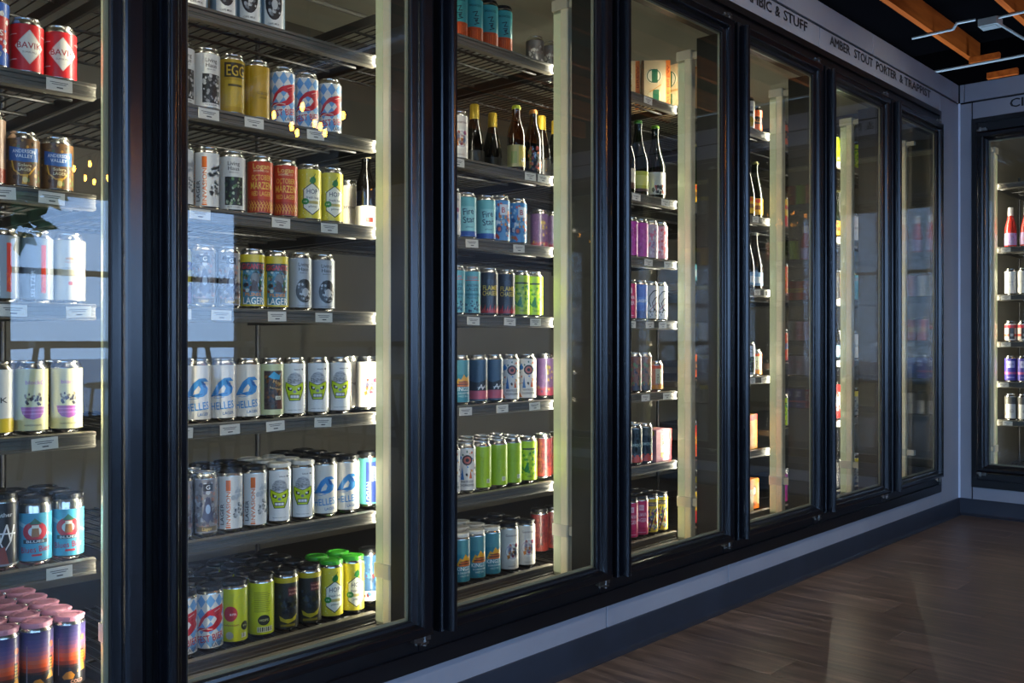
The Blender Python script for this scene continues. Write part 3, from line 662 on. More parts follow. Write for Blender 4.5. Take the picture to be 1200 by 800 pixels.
# metres along the wall: (x, kind, rows deep or -distance back, cap)
FACINGS = {
    (1, 'B'): [(0.707, 'bluered', 1, ''), (0.777, 'bavik', 2, ''), (0.847, 'bavik', 2, '')],
    (1, 'C'): [(0.7, 'tanred', 1, ''), (0.769, 'anderson', 1, ''), (0.84, 'anderson', 1, '')],
    (1, 'D'): [(0.728, 'greyred', 1, ''), (0.797, 'greyred', 1, ''), (0.866, 'creamorange', 1, '')],
    (1, 'E'): [(0.716, 'whiteyellow', 1, ''), (0.786, 'block', 2, ''), (0.86, 'block', 2, '')],
    (1, 'F'): [(0.725, 'blackscript', 3, 'k'), (0.794, 'blues', 3, 'k'), (0.863, 'blues', 3, 'k')],
    (1, 'G'): [(0.728, 'sunset', 6, 'p'), (0.797, 'sunset', 6, 'p'), (0.866, 'sunset', 6, 'p')],
    (2, 'A'): [(1.166, 'roundart', 1, ''), (1.247, 'roundart', 1, ''), (1.318, 'roundart', 1, ''), (1.389, 'roundart', 1, '')],
    (2, 'B'): [(1.131, 'blackart', 1, ''), (1.2, 'blackart', 1, ''), (1.27, 'eggold', 1, ''), (1.343, 'gold', 1, ''), (1.421, 'fest', 1, ''), (1.496, 'fest', 1, ''), (1.573, 'fest', 1, '')],
    (2, 'C'): [(1.13, 'invasion', 1, ''), (1.2, 'invasion', 1, ''), (1.271, 'greenart', 1, ''), (1.353, 'marzen', 1, ''), (1.429, 'marzen', 1, ''), (1.505, 'hexyellow', 1, ''), (1.579, 'hexyellow', 1, '')],
    (2, 'D'): [(1.121, 'purpleyellow', 1, ''), (1.19, 'silverbrown', 1, ''), (1.259, 'silverbrown', 1, ''), (1.329, 'gigantic', 1, ''), (1.4, 'gigantic', 1, ''), (1.474, 'greyhaus', 1, ''), (1.55, 'greyhaus', 1, '')],
    (2, 'E'): [(1.105, 'helles', 1, ''), (1.175, 'helles', 1, ''), (1.245, 'helles', 1, ''), (1.315, 'helles', 1, ''), (1.386, 'brownart', 1, ''), (1.456, 'skull', 1, ''), (1.533, 'skull', 1, ''), (1.608, 'skull', 1, '')],
    (2, 'F'): [(1.126, 'silverbrown', 3, 'k'), (1.195, 'silverbrown', 3, ''), (1.265, 'invasion', 3, 'k'), (1.335, 'invasion', 3, 'k'), (1.41, 'skull', 3, 'w'), (1.485, 'skull', 3, 'w'), (1.558, 'helles', 4, 'k'), (1.635, 'helles', 4, 'k')],
    (2, 'G'): [(1.138, 'fest', 4, 'k'), (1.208, 'fest', 4, 'k'), (1.278, 'lemonred', 4, 'k'), (1.356, 'lemonback', 4, 'k'), (1.431, 'darkyellow', 4, 'k'), (1.505, 'darkyellow', 4, 'k'), (1.579, 'hexyellow', 2, 'g'), (1.653, 'hexyellow', 2, 'g')],
    (3, 'A'): [(2.066, 'tealorange', 1, 'k'), (2.136, 'tealorange', 1, 'k'), (2.206, 'tealorange', 1, 'k'), (2.275, 'tealorange', 1, 'k')],
    (3, 'B'): [(2.067, 'generous', 1, ''), (2.343, 'bottle_cream', 1, ''), (2.431, 'bottle_red', 1, ''), (2.4, 'wine_foil', -0.46, ''), (2.27, 'wine_foil', -0.42, '')],
    (3, 'C'): [(2.036, 'generous', 1, ''), (2.105, 'tealstar', 1, ''), (2.194, 'tealstar', 1, ''), (2.263, 'bluecrest', 1, ''), (2.347, 'bluecrest', 1, ''), (1.735, 'creamcan', -0.44, ''), (1.745, 'bottle_white', -0.36, ''), (2.45, 'purple', -0.44, '')],
    (3, 'D'): [(2.055, 'logan', 1, ''), (2.124, 'logan', 1, ''), (2.206, 'flame', 1, ''), (2.288, 'flame', 1, ''), (2.362, 'lime', 1, ''), (2.431, 'lime', 1, '')],
    (3, 'E'): [(2.074, 'kings', 1, ''), (2.157, 'bluepink', 1, ''), (2.23, 'bluepink', 1, ''), (2.309, 'multiart', 1, ''), (2.395, 'multiart', 1, ''), (1.738, 'creamcan', -0.42, ''), (1.738, 'generous', -0.345, '')],
    (3, 'F'): [(2.034, 'multiart', 3, ''), (2.103, 'multiart', 3, ''), (2.174, 'limeplain', 3, ''), (2.251, 'limeplain', 3, ''), (2.321, 'limeplain', 3, ''), (2.399, 'lime', 3, ''), (1.732, 'loganv', -0.335, 'k')],
    (3, 'G'): [(2.008, 'kings', 3, 'w'), (2.077, 'kings', 3, 'w'), (2.147, 'kings', 3, 'w'), (2.218, 'kings', 3, 'w'), (2.305, 'generous', 3, 'k'), (2.39, 'generous', 3, 'k'), (1.746, 'bluecan', -0.345, 'k')],
    (4, 'A'): [(2.575, 'darkcan', -0.425, ''), (2.661, 'darkcan', -0.425, '')],
    (4, 'B'): [(2.982, 'wine_a', 1, ''), (3.07, 'wine_b', 1, ''), (3.191, 'wine_c', 1, ''), (3.12, 'wine_foil', -0.46, ''), (3.03, 'wine_a', -0.47, ''), (2.55, 'wine_foil', -0.36, ''), (2.64, 'wine_foil', -0.37, '')],
    (4, 'C'): [(2.926, 'whitecan', 1, ''), (2.995, 'magenta', 1, ''), (3.065, 'magenta', 1, ''), (3.134, 'pinksilver', 1, ''), (3.203, 'pinkcan', 1, ''), (2.599, 'purple', -0.425, ''), (2.676, 'purple', -0.425, '')],
    (4, 'D'): [(2.986, 'guava', 1, ''), (3.06, 'bluelager', 2, ''), (3.134, 'swirl', 2, ''), (3.203, 'swirl', 2, ''), (2.55, 'darkcan', -0.42, '')],
    (4, 'E'): [(2.951, 'redblue', 2, ''), (3.021, 'browngreen', 2, ''), (3.09, 'browngreen', 2, ''), (3.173, 'citrus', 1, ''), (2.535, 'purple', -0.345, ''), (3.12, 'silvercan', -0.5, ''), (3.195, 'silvercan', -0.5, '')],
    (4, 'F'): [(2.954, 'whiteblack', 2, ''), (3.024, 'smog', 2, ''), (3.095, 'smog', 2, ''), (2.503, 'darkred', -0.325, ''), (2.582, 'darkred', -0.325, '')],
    (4, 'G'): [(2.926, 'redblue', 4, 'k'), (2.995, 'guava', 4, 'k'), (3.065, 'guava', 4, 'k'), (3.134, 'yellowmulti', 4, 'k'), (3.203, 'yellowmulti', 4, 'k'), (2.576, 'darkred', -0.405, 'k'), (2.653, 'darkred', -0.405, 'k')],
    (5, 'A'): [(3.858, 'whitegold', 1, ''), (3.927, 'whitegold', 1, ''), (3.996, 'orangecan', 1, ''), (3.51, 'whitegold', 1, ''), (3.581, 'whitegold', 1, '')],
    (5, 'B'): [(3.917, 'ale_yellow', 1, ''), (3.996, 'ale_yellow', 1, ''), (3.465, 'ale_yellow', 1, ''), (3.544, 'tealwine', 1, '')],
    (5, 'C'): [(3.916, 'ale_blue', 1, ''), (3.996, 'ale_blue', 1, ''), (3.465, 'tealwine', 1, ''), (3.544, 'ale_blue', 1, '')],
    (5, 'D'): [(3.858, 'bluelager', 1, ''), (3.927, 'greenart', 1, ''), (3.996, 'citrus', 1, ''), (3.465, 'orangecan', 1, ''), (3.536, 'citrus', 1, ''), (3.607, 'orangecan', 1, '')],
    (5, 'E'): [(3.465, 'orangered', 1, ''), (3.536, 'orangered', 1, ''), (3.607, 'bluelager', 1, '')],
    (5, 'F'): [(3.86, 'silvercan', -0.438, ''), (3.93, 'silvercan', -0.438, ''), (3.998, 'silvercan', -0.438, ''), (3.86, 'silvercan', -0.51, ''), (3.93, 'silvercan', -0.51, ''), (3.998, 'silvercan', -0.51, ''), (3.86, 'silvercan', -0.582, ''), (3.93, 'silvercan', -0.582, ''), (3.998, 'silvercan', -0.582, ''), (3.465, 'redgold', 1, ''), (3.536, 'orangered', 1, ''), (3.607, 'redgold', 1, '')],
    (6, 'A'): [(4.697, 'limeplain', 1, ''), (4.766, 'whitecan', 1, ''), (4.25, 'orangecan', 1, ''), (4.321, 'orangecan', 1, ''), (4.392, 'whitecan', 1, '')],
    (6, 'B'): [(4.687, 'ale_yellow', 1, ''), (4.766, 'ale_yellow', 1, ''), (4.25, 'redgold', 1, ''), (4.321, 'redgold', 1, ''), (4.392, 'guava', 1, '')],
    (6, 'C'): [(4.697, 'darkcan', 1, ''), (4.766, 'redgold', 1, ''), (4.25, 'marzen', 1, ''), (4.321, 'marzen', 1, ''), (4.392, 'marzen', 1, '')],
    (6, 'D'): [(4.687, 'ale_blue', 1, ''), (4.766, 'creamcan', 1, ''), (4.25, 'redblue', 1, ''), (4.321, 'redblue', 1, ''), (4.392, 'blackred', 1, '')],
    (6, 'E'): [(4.766, 'redwhite', 1, ''), (4.25, 'lime', 1, ''), (4.321, 'whitecan', 1, ''), (4.392, 'lime', 1, '')],
    (6, 'F'): [(4.697, 'darkcan', 2, 'k'), (4.766, 'darkcan', 2, 'k'), (4.25, 'magenta', 1, ''), (4.321, 'darkcan', 1, ''), (4.392, 'darkcan', 1, '')],
    (7, 'A'): [(5.04, 'lime', 1, ''), (5.111, 'lime', 1, ''), (5.182, 'whitecan', 1, ''), (4.855, 'limeplain', 1, ''), (4.93, 'whitecan', 1, '')],
    (7, 'B'): [(5.04, 'blackart', 1, ''), (5.111, 'whitecan', 1, ''), (5.182, 'whitecan', 1, ''), (4.855, 'ale_yellow', 1, ''), (4.93, 'ale_yellow', 1, '')],
    (7, 'C'): [(5.04, 'limeplain', 1, ''), (5.111, 'logan', 1, ''), (5.182, 'redgold', 1, ''), (4.855, 'darkcan', 1, ''), (4.93, 'redgold', 1, '')],
    (7, 'D'): [(5.04, 'eggold', 1, ''), (5.111, 'whitecan', 1, ''), (5.182, 'silvercan', 1, ''), (4.855, 'ale_blue', 1, ''), (4.93, 'creamcan', 1, '')],
    (7, 'E'): [(5.04, 'silvercan', 1, ''), (5.111, 'silvercan', 1, ''), (5.182, 'darkcan', 1, ''), (4.855, 'redwhite', 1, '')],
    (7, 'F'): [(5.04, 'creamcan', 1, ''), (5.111, 'silvercan', 1, ''), (5.182, 'silvercan', 1, ''), (4.855, 'darkcan', 1, 'k'), (4.93, 'darkcan', 1, 'k')],
}
TAGS = {
    (2, 'B'): [1.172, 1.297, 1.483],
    (2, 'C'): [1.149, 1.376, 1.528],
    (2, 'D'): [1.099, 1.206, 1.364, 1.51],
    (2, 'E'): [1.103, 1.229, 1.359, 1.507],
    (1, 'B'): [0.821],
    (1, 'C'): [0.706, 0.805],
    (1, 'D'): [0.728, 0.862],
    (1, 'E'): [0.791],
    (1, 'F'): [0.821],
    (3, 'B'): [2.01, 2.346, 2.411],
    (3, 'C'): [2.071, 2.289],
    (3, 'D'): [2.077, 2.245, 2.372],
    (3, 'E'): [2.043, 2.209, 2.368],
    (4, 'A'): [3.033],
    (4, 'B'): [2.882, 2.954, 3.152],
    (4, 'C'): [2.893, 3.036, 3.173],
    (4, 'D'): [2.923, 3.045, 3.134],
    (4, 'E'): [2.882, 3.016, 3.164],
    (5, 'B'): [3.887],
    (5, 'C'): [3.903, 3.992],
    (5, 'D'): [3.855, 3.967],
    (5, 'E'): [3.809],
    (6, 'C'): [4.67],
    (6, 'D'): [4.691],
    (6, 'B'): [4.691],
}

# ================================================================== the setting
H_HEAD0, H_SEAM, H_TOP = 2.337, 2.440, 2.552       # top of black frame, seam under the upper panels, top of the cooler face
F_BOT = 0.171                                       # bottom of black frame
B_TOP = 0.099                                       # top of baseboard
CX = 5.909                                          # corner: face of the right wall
PITCH = 0.775
MULL = [0.120 + PITCH*i for i in range(8)]          # mullion centres of the long wall (0.12 ... 5.545)
RMULL = [0.083 + PITCH*j for j in range(5)]         # mullion centres of the short wall, measured from the corner

# ---- floor: slab with planks
M_SLAB = mat('floor_slab', '#2a211c', 0.6)
floor = MB().box(-4.6, CX+.02, -6.52, 0.02, -0.10, -0.006).obj('floor', M_SLAB)
tag(floor, kind='structure')
def plank_material():
    m = mat('plank_wood', '#3a2c24', 0.33)
    nt = m.node_tree
    b = nt.nodes['Principled BSDF']
    tc = nt.nodes.new('ShaderNodeTexCoord')
    oi = nt.nodes.new('ShaderNodeObjectInfo')
    ad = nt.nodes.new('ShaderNodeVectorMath'); ad.operation = 'ADD'
    mu = nt.nodes.new('ShaderNodeMath'); mu.operation = 'MULTIPLY'; mu.inputs[1].default_value = 37.0
    nt.links.new(oi.outputs['Random'], mu.inputs[0])
    nt.links.new(tc.outputs['Object'], ad.inputs[0])
    nt.links.new(mu.outputs[0], ad.inputs[1])
    mp = nt.nodes.new('ShaderNodeMapping'); mp.inputs['Scale'].default_value = (14, 1.3, 1)
    nt.links.new(ad.outputs[0], mp.inputs[0])
    nz = nt.nodes.new('ShaderNodeTexNoise'); nz.inputs['Scale'].default_value = 2.4; nz.inputs['Detail'].default_value = 8; nz.inputs['Roughness'].default_value = 0.65
    nt.links.new(mp.outputs[0], nz.inputs['Vector'])
    rp = nt.nodes.new('ShaderNodeValToRGB')
    e = rp.color_ramp.elements
    e[0].position, e[0].color = 0.30, (*lin('#42372f'), 1)
    e[1].position, e[1].color = 0.72, (*lin('#8e7867'), 1)
    k = e.new(0.5); k.color = (*lin('#645447'), 1)
    nt.links.new(nz.outputs['Fac'], rp.inputs[0])
    hs = nt.nodes.new('ShaderNodeHueSaturation')
    mr = nt.nodes.new('ShaderNodeMapRange'); mr.inputs[3].default_value = 0.86; mr.inputs[4].default_value = 1.12
    nt.links.new(oi.outputs['Random'], mr.inputs[0])
    nt.links.new(mr.outputs[0], hs.inputs['Value'])
    nt.links.new(rp.outputs[0], hs.inputs['Color'])
    nt.links.new(hs.outputs[0], b.inputs['Base Color'])
    r2 = nt.nodes.new('ShaderNodeMapRange'); r2.inputs[3].default_value = 0.26; r2.inputs[4].default_value = 0.46
    nt.links.new(nz.outputs['Fac'], r2.inputs[0])
    nt.links.new(r2.outputs[0], b.inputs['Roughness'])
    bp = nt.nodes.new('ShaderNodeBump'); bp.inputs['Strength'].default_value = 0.25; bp.inputs['Distance'].default_value = 0.002
    nt.links.new(nz.outputs['Fac'], bp.inputs['Height'])
    nt.links.new(bp.outputs[0], b.inputs['Normal'])
    return m
M_PLANK = plank_material()
PW, PL = 0.180, 1.22
def plank_mesh(l):
    b = MB()
    w, c = PW/2-.0003, .0009
    ring = [(-w, -l/2, -.006), (w, -l/2, -.006), (w, l/2, -.006), (-w, l/2, -.006)]
    top1 = [(-w, -l/2, -c), (w, -l/2, -c), (w, l/2, -c), (-w, l/2, -c)]
    top2 = [(-w+c, -l/2+c, 0), (w-c, -l/2+c, 0), (w-c, l/2-c, 0), (-w+c, l/2-c, 0)]
    for a, d in ((ring, top1), (top1, top2)):
        for i in range(4):
            j = (i+1) % 4
            b.face([a[i], a[j], d[j], d[i]])
    b.face(top2)
    return b.mesh('plank', M_PLANK)
PLANKS = {}
rg = random.Random(3)
x = CX - PW/2 - 0.002
row = 0
while x > -0.75:
    off = [0.15, 0.75, 0.42, 1.02, 0.58][row % 5] + rg.uniform(-.06, .06)
    y1 = -0.004
    l = off
    while y1 > -6.48:
        l = round(min(l, y1+6.49), 2)
        if l < .03: break
        if l not in PLANKS: PLANKS[l] = plank_mesh(l-.0006)
        inst('plank', PLANKS[l], floor, (x, y1-l/2, 0))
        y1 -= l
        l = PL
    x -= PW
    row += 1

# ---- cooler face of the long wall
def wall_run(name, L0, L1, rz, origin, joints_up, sign_joints, low_joints, side_panels):
    """face of a walk-in cooler: core, painted panels with recessed joints. local x runs along the wall, face at y = 0"""
    w = MB()
    w.box(L0, L1, .012, .05, H_HEAD0-.01, H_TOP-.004).box(L0, L1, .012, .05, 0.0, F_BOT+.01)
    for a, b in side_panels:
        w.box(a-.005, b+.005, .012, .05, 0, H_TOP-.004)
    o = w.obj(name, M_SEAM, None, origin, rz)
    tag(o, kind='structure')
    def pan(a, b, z0, z1, y=.0):
        g = .0022
        q = MB()
        c = .002
        pts0 = [(a+g, .013, z0+g), (b-g, .013, z0+g), (b-g, .013, z1-g), (a+g, .013, z1-g)]
        pts1 = [(p[0], y+c, p[2]) for p in pts0]
        pts2 = [(a+g+c, y, z0+g+c), (b-g-c, y, z0+g+c), (b-g-c, y, z1-g-c), (a+g+c, y, z1-g-c)]
        for s, t in ((pts0, pts1), (pts1, pts2)):
            for i in range(4):
                j = (i+1) % 4
                q.face([s[i], s[j], t[j], t[i]])
        q.face(pts2)
        return q.obj('panel', M_PANEL, o)
    for a, b in zip(joints_up, joints_up[1:]):
        pan(a, b, H_SEAM+.003, H_TOP)
    signs = [pan(a, b, H_HEAD0, H_SEAM-.003) for a, b in zip(sign_joints, sign_joints[1:])]
    for a, b in zip(low_joints, low_joints[1:]):
        pan(a, b, B_TOP-.03, F_BOT)
    for a, b in side_panels:
        pan(a, b, B_TOP-.03, H_SEAM-.003)
    return o, signs

wall_left, signs_l = wall_run('wall_left', -1.43, CX-.004, 0, (0, 0, 0),
                              [-1.43, .12, 2.445, 4.62, 5.76, CX-.004], [-1.43, .12, 2.445, 4.02, 5.588], [-1.43, .12, 2.445, 3.22, 5.588], [(5.588, CX-.004)])
wall_right, signs_r = wall_run('wall_right', .004, 6.5, -PI/2, (CX, 0, 0),
                               [.004, .03, 2.4, 4.6, 6.5], [.074, 1.65, 3.21], [.074, 1.65, 3.21], [(.004, .072), (3.215, 6.5)])
MB().box(-.006, .004, -.006, .004, B_TOP, H_SEAM).obj('corner_trim', M_CAULK, wall_left, (CX-.003, -.003, 0))

def lettering(parent, words, z, capm, mirrored=False):
    """vinyl letters on a panel; words: (text, x0, x1) in metres along the wall"""
    b = MB()
    for t, x0, x1 in words:
        vs, fs, W = text_tris(t, 0.0)
        sx = (x1-x0)/W
        for q, (ox, oz) in enumerate(((-.0019, 0), (.0019, 0), (0, .0010), (0, -.0010))):
            n = len(b.v)
            b.v += [(x0+ox+v[0]*sx, -.0012-.0001*q, z+oz+v[1]*capm) for v in vs]
            for f in fs:
                b.f.append(tuple(n+i for i in f)); b.m.append(0); b.sm.append(False)
    return b.obj('lettering', M_LETTER, parent)
# words measured along the wall
lettering(signs_l[2], [('LAMBIC', 3.317, 3.565), ('&', 3.60, 3.640), ('STUFF', 3.675, 3.893)], 2.381, .042)
lettering(signs_l[3], [('AMBER', 4.125, 4.345), ('STOUT', 4.395, 4.615), ('PORTER', 4.66, 4.925), ('&', 4.97, 5.012), ('TRAPPIST', 5.035, 5.425)], 2.381, .042)
lettering(signs_r[0], [('CIDER', .279, .505), ('&', .54, .585), ('MEAD', .62, .82)], 2.372, .050)
lettering(signs_r[0], [('NA', 1.30, 1.40)], 2.398, .034)
lettering(signs_r[0], [('OP', 1.30, 1.40)], 2.350, .034)

def baseboard(name, L0, L1, rz, origin):
    prof = [(-.022, 0), (-.022, .003), (-.012, .010), (-.009, .018), (-.008, B_TOP-.006), (-.005, B_TOP), (.004, B_TOP), (.004, 0)]
    b = MB().prism([(L0, p[0], p[1]) for p in reversed(prof)], (L1-L0, 0, 0))
    return tag(b.obj(name, M_BASE, None, origin, rz), kind='structure')
baseboard('baseboard_left', -1.43, CX-.002, 0, (0, 0, 0))
baseboard('baseboard_right', .008, 6.49, -PI/2, (CX, 0, 0))

# ---- the shop behind the camera: rear wall with storefront windows, near wall, ceiling, end walls above the coolers
M_ROOMWALL = noisy('room_wall_paint', '#8a8780', '#969389', 2, rough=0.7)
M_DARK = mat('ceiling_black', '#060505', 1.0, spec=0.0)
M_WINFRAME = mat('window_frame', '#16171a', 0.4)
rw = MB()
rw.box(-4.6, CX+.3, REAR_Y-.12, REAR_Y, -.1, WIN_Z[0]).box(-4.6, CX+.3, REAR_Y-.12, REAR_Y, WIN_Z[1], 3.9)
edges = [-4.6] + [v for w in WINDOWS for v in w] + [CX+.3]
for a, b in zip(edges[::2], edges[1::2]):
    rw.box(a, b, REAR_Y-.12, REAR_Y, WIN_Z[0], WIN_Z[1])
tag(rw.obj('wall_rear', M_ROOMWALL), kind='structure')
for i, (a, b) in enumerate(WINDOWS):
    fr = MB()
    z0, z1 = WIN_Z
    for q in ((a, a+.05, z0, z1), (b-.05, b, z0, z1), (a+.05, b-.05, z0, z0+.05), (a+.05, b-.05, z1-.05, z1), (a+.05, b-.05, 1.60, 1.65)):
        fr.box(q[0], q[1], REAR_Y-.09, REAR_Y-.03, q[2], q[3])
    fo = tag(fr.obj('window_%d' % (i+1), M_WINFRAME), kind='structure')
    MB().box(a+.05, b-.05, REAR_Y-.063, REAR_Y-.057, z0+.05, 1.60).obj('window_pane', M_WINGLASS, fo)
    MB().box(a+.05, b-.05, REAR_Y-.063, REAR_Y-.057, 1.65, z1-.05).obj('window_pane', M_WINGLASS, fo)
nw = MB().box(-4.7, -4.6, REAR_Y-.12, 3.6, -.1, NEAR_Z[0]).box(-4.7, -4.6, REAR_Y-.12, 3.6, NEAR_Z[1], 3.9)
edges = [REAR_Y-.12] + [v for w in ADDED_WINDOWS for v in w] + [3.6]
for a, b in zip(edges[::2], edges[1::2]):
    nw.box(-4.7, -4.6, a, b, NEAR_Z[0], NEAR_Z[1])
tag(nw.obj('wall_near', M_ROOMWALL), kind='structure')
for i, (a, b) in enumerate(ADDED_WINDOWS):  # side windows out of view, added to let in daylight
    fr = MB()
    z0, z1 = NEAR_Z
    for q in ((a, a+.05, z0, z1), (b-.05, b, z0, z1), (a+.05, b-.05, z0, z0+.05), (a+.05, b-.05, z1-.05, z1), (a+.05, b-.05, 2.2, 2.25)):
        fr.box(-4.68, -4.62, q[0], q[1], q[2], q[3])
    fo = tag(fr.obj('window_%d' % (i+1+len(WINDOWS)), M_WINFRAME), kind='structure')
    MB().box(-4.653, -4.647, a+.05, b-.05, z0+.05, 2.2).obj('window_pane', M_WINGLASS, fo)
    MB().box(-4.653, -4.647, a+.05, b-.05, 2.25, z1-.05).obj('window_pane', M_WINGLASS, fo)
tag(MB().box(-4.6, -1.43, .0, .12, -.1, 2.552).obj('wall_left_end', M_ROOMWALL), kind='structure')
tag(MB().box(-4.7, 9.4, 3.5, 3.62, -.1, 3.9).obj('wall_far', M_DARK), kind='structure')
tag(MB().box(9.3, 9.42, REAR_Y-.12, 3.6, -.1, 3.9).obj('wall_end', M_DARK), kind='structure')
tag(MB().box(CX+.3, 9.4, REAR_Y-.12, REAR_Y, -.1, 3.9).obj('wall_rear_end', M_DARK), kind='structure')
ceiling = tag(MB().box(-4.7, 9.4, REAR_Y-.12, 3.6, 3.685, 3.9).obj('ceiling', M_DARK), kind='structure')
M_JOISTLIT = noisy('joist_lit', '#8a3809', '#b05114', 3, rough=0.75, stretch=(.5, 8, 8), bump=0.3, bscale=40)  # lit copy: warm lamplight put into the orange of the wood
M_JOISTDIM = noisy('joist_dim', '#1e1810', '#281f14', 3, rough=0.85, stretch=(.5, 8, 8))  # same wood for the far joists, their dimness put into the colour
for mj in (M_JOISTLIT, M_JOISTDIM):
    mj.node_tree.nodes['Principled BSDF'].inputs['Specular IOR Level'].default_value = .1
y = -5.91
while y < 3.4:
    MB().box(-4.6, 8.98, y-.022, y+.022, 3.50, 3.69).obj('joist', M_JOISTLIT if y < 1.1 else M_JOISTDIM, ceiling)
    y += .61
MB().box(8.98, 9.2, REAR_Y, 3.5, 3.30, 3.785).obj('cross_beam', M_DARK, ceiling)
for y0, x0, z0 in ((.52, 8.6, 3.42), (-.35, 8.5, 3.42), (.42, 8.75, 3.30)):
    MB().box(x0, x0+.05, y0, y0+.24, z0, z0+.05).obj('joist_block', M_JOISTLIT, ceiling)

# ---- cooler interiors
def liner(name, L0, L1, rz, origin, depth):
    b = MB()
    b.box(L0-.05, L1+.05, depth, depth+.06, .06, 2.52, 0)             # back
    b.box(L0-.05, L0, .05, depth, .06, 2.52, 0).box(L1, L1+.05, .05, depth, .06, 2.52, 0)
    b.box(L0-.05, L1+.05, .05, depth+.06, 2.46, 2.53, 1)              # ceiling
    b.box(L0-.05, L1+.05, .05, depth+.06, .05, .12, 2)                # floor
    b.box(L0, L1, .05, .14, 2.26, 2.46, 3)                            # header behind the frame
    return tag(b.obj(name, [M_LINER, M_LINERCEIL, M_LINERFLOOR, M_MULL], None, origin, rz), kind='structure')
liner('wall_cooler_left', -1.40, 5.80, 0, (0, 0, 0), 1.75)
liner('wall_cooler_right', .06, 3.29, -PI/2, (CX, 0, 0), 1.55)

# ================================================================== cooler frames
def cooler_frame(L0, L1, mulls, rz, origin, label):
    """black aluminium frame round a run of glass doors"""
    r = empty('cooler_frame', (origin[0], origin[1], F_BOT), rz)
    tag(r, label, 'door frame')
    zb, zt = 0.0, H_HEAD0-F_BOT
    h = MB()
    h.cbox(L0, L1, -.008, .05, zt-.027, zt, .003)
    h.box(L0, L1, .004, .05, zt-.10, zt-.027)
    h.obj('head', M_FLANGE, r)
    s = MB()
    s.cbox(L0, L1, -.008, .05, zb, zb+.045, .003)
    s.box(L0, L1, .004, .05, zb+.045, zb+.085)
    s.obj('sill', M_FLANGE, r)
    for a, b in ((L0, L0+.026), (L1-.026, L1)):
        MB().cbox(a, b, -.008, .05, zb+.045, zt-.027, .003).obj('jamb', M_FLANGE, r)
    for c in mulls:
        m = MB()
        m.box(c-.034, c+.034, .001, .028, .045, zt-.10)
        m.box(c-.026, c+.026, .028, .125, .05, 2.215-F_BOT, 1)
        m.obj('mullion', [M_FLANGE, M_MULL], r)
    return r

cooler_frame(-1.43, 5.588, MULL[0:7], 0, (0, 0, 0), 'black aluminium frame holding the long run of seven glass doors')
cooler_frame(.072, 3.215, RMULL[1:4], -PI/2, (CX, 0, 0), 'black aluminium frame around the glass doors past the corner')

def sill_plate(name, L0, L1, rz, origin):
    b = MB().prism([(L0, .052, .130), (L0, .052, .250), (L0, .205, .130)], (L1-L0, 0, 0))
    b.prism([(L0, .052, .12), (L0, .052, .215), (L0, .215, .178), (L0, .215, .12)], (L1-L0, 0, 0))
    tag(b.obj(name, M_FLANGE, None, origin, rz), kind='structure')
sill_plate('trim_1', -1.40, 5.58, 0, (0, 0, 0))
sill_plate('trim_2', .08, 3.19, -PI/2, (CX, 0, 0))

# ================================================================== glass doors
def sweep_side(b, p0, p1, n_in, prof, m0, m1):
    """one side of a door leaf, mitred: from p0 to p1 (x, z), n_in points into the leaf; prof: (distance inwards, y)"""
    d = Vector((p1[0]-p0[0], p1[1]-p0[1])).normalized()
    A, B = [], []
    for q, y in prof:
        A.append((p0[0]+n_in[0]*q+d[0]*q*m0, y, p0[1]+n_in[1]*q+d[1]*q*m0))
        B.append((p1[0]+n_in[0]*q-d[0]*q*m1, y, p1[1]+n_in[1]*q-d[1]*q*m1))
    for i in range(len(prof)-1):
        b.face([A[i], A[i+1], B[i+1], B[i]])
    return b
DZ0, DZ1, DW = 0.263, 2.254, 0.749
def door_profile(w):
    k = w/.067
    return [(0, -.003), (0, -.027), (.0012, -.0318), (.004, -.0363), (.0085, -.0395), (.0135, -.041), (.038*k, -.041), (.0425*k, -.0395), (.0455*k, -.036), (.0475*k, -.031), (.049*k, -.0255), (.0535*k, -.023), (.064*k, -.021), (.067*k, -.017), (.067*k, -.003), (0, -.003)]
DOORM = {}
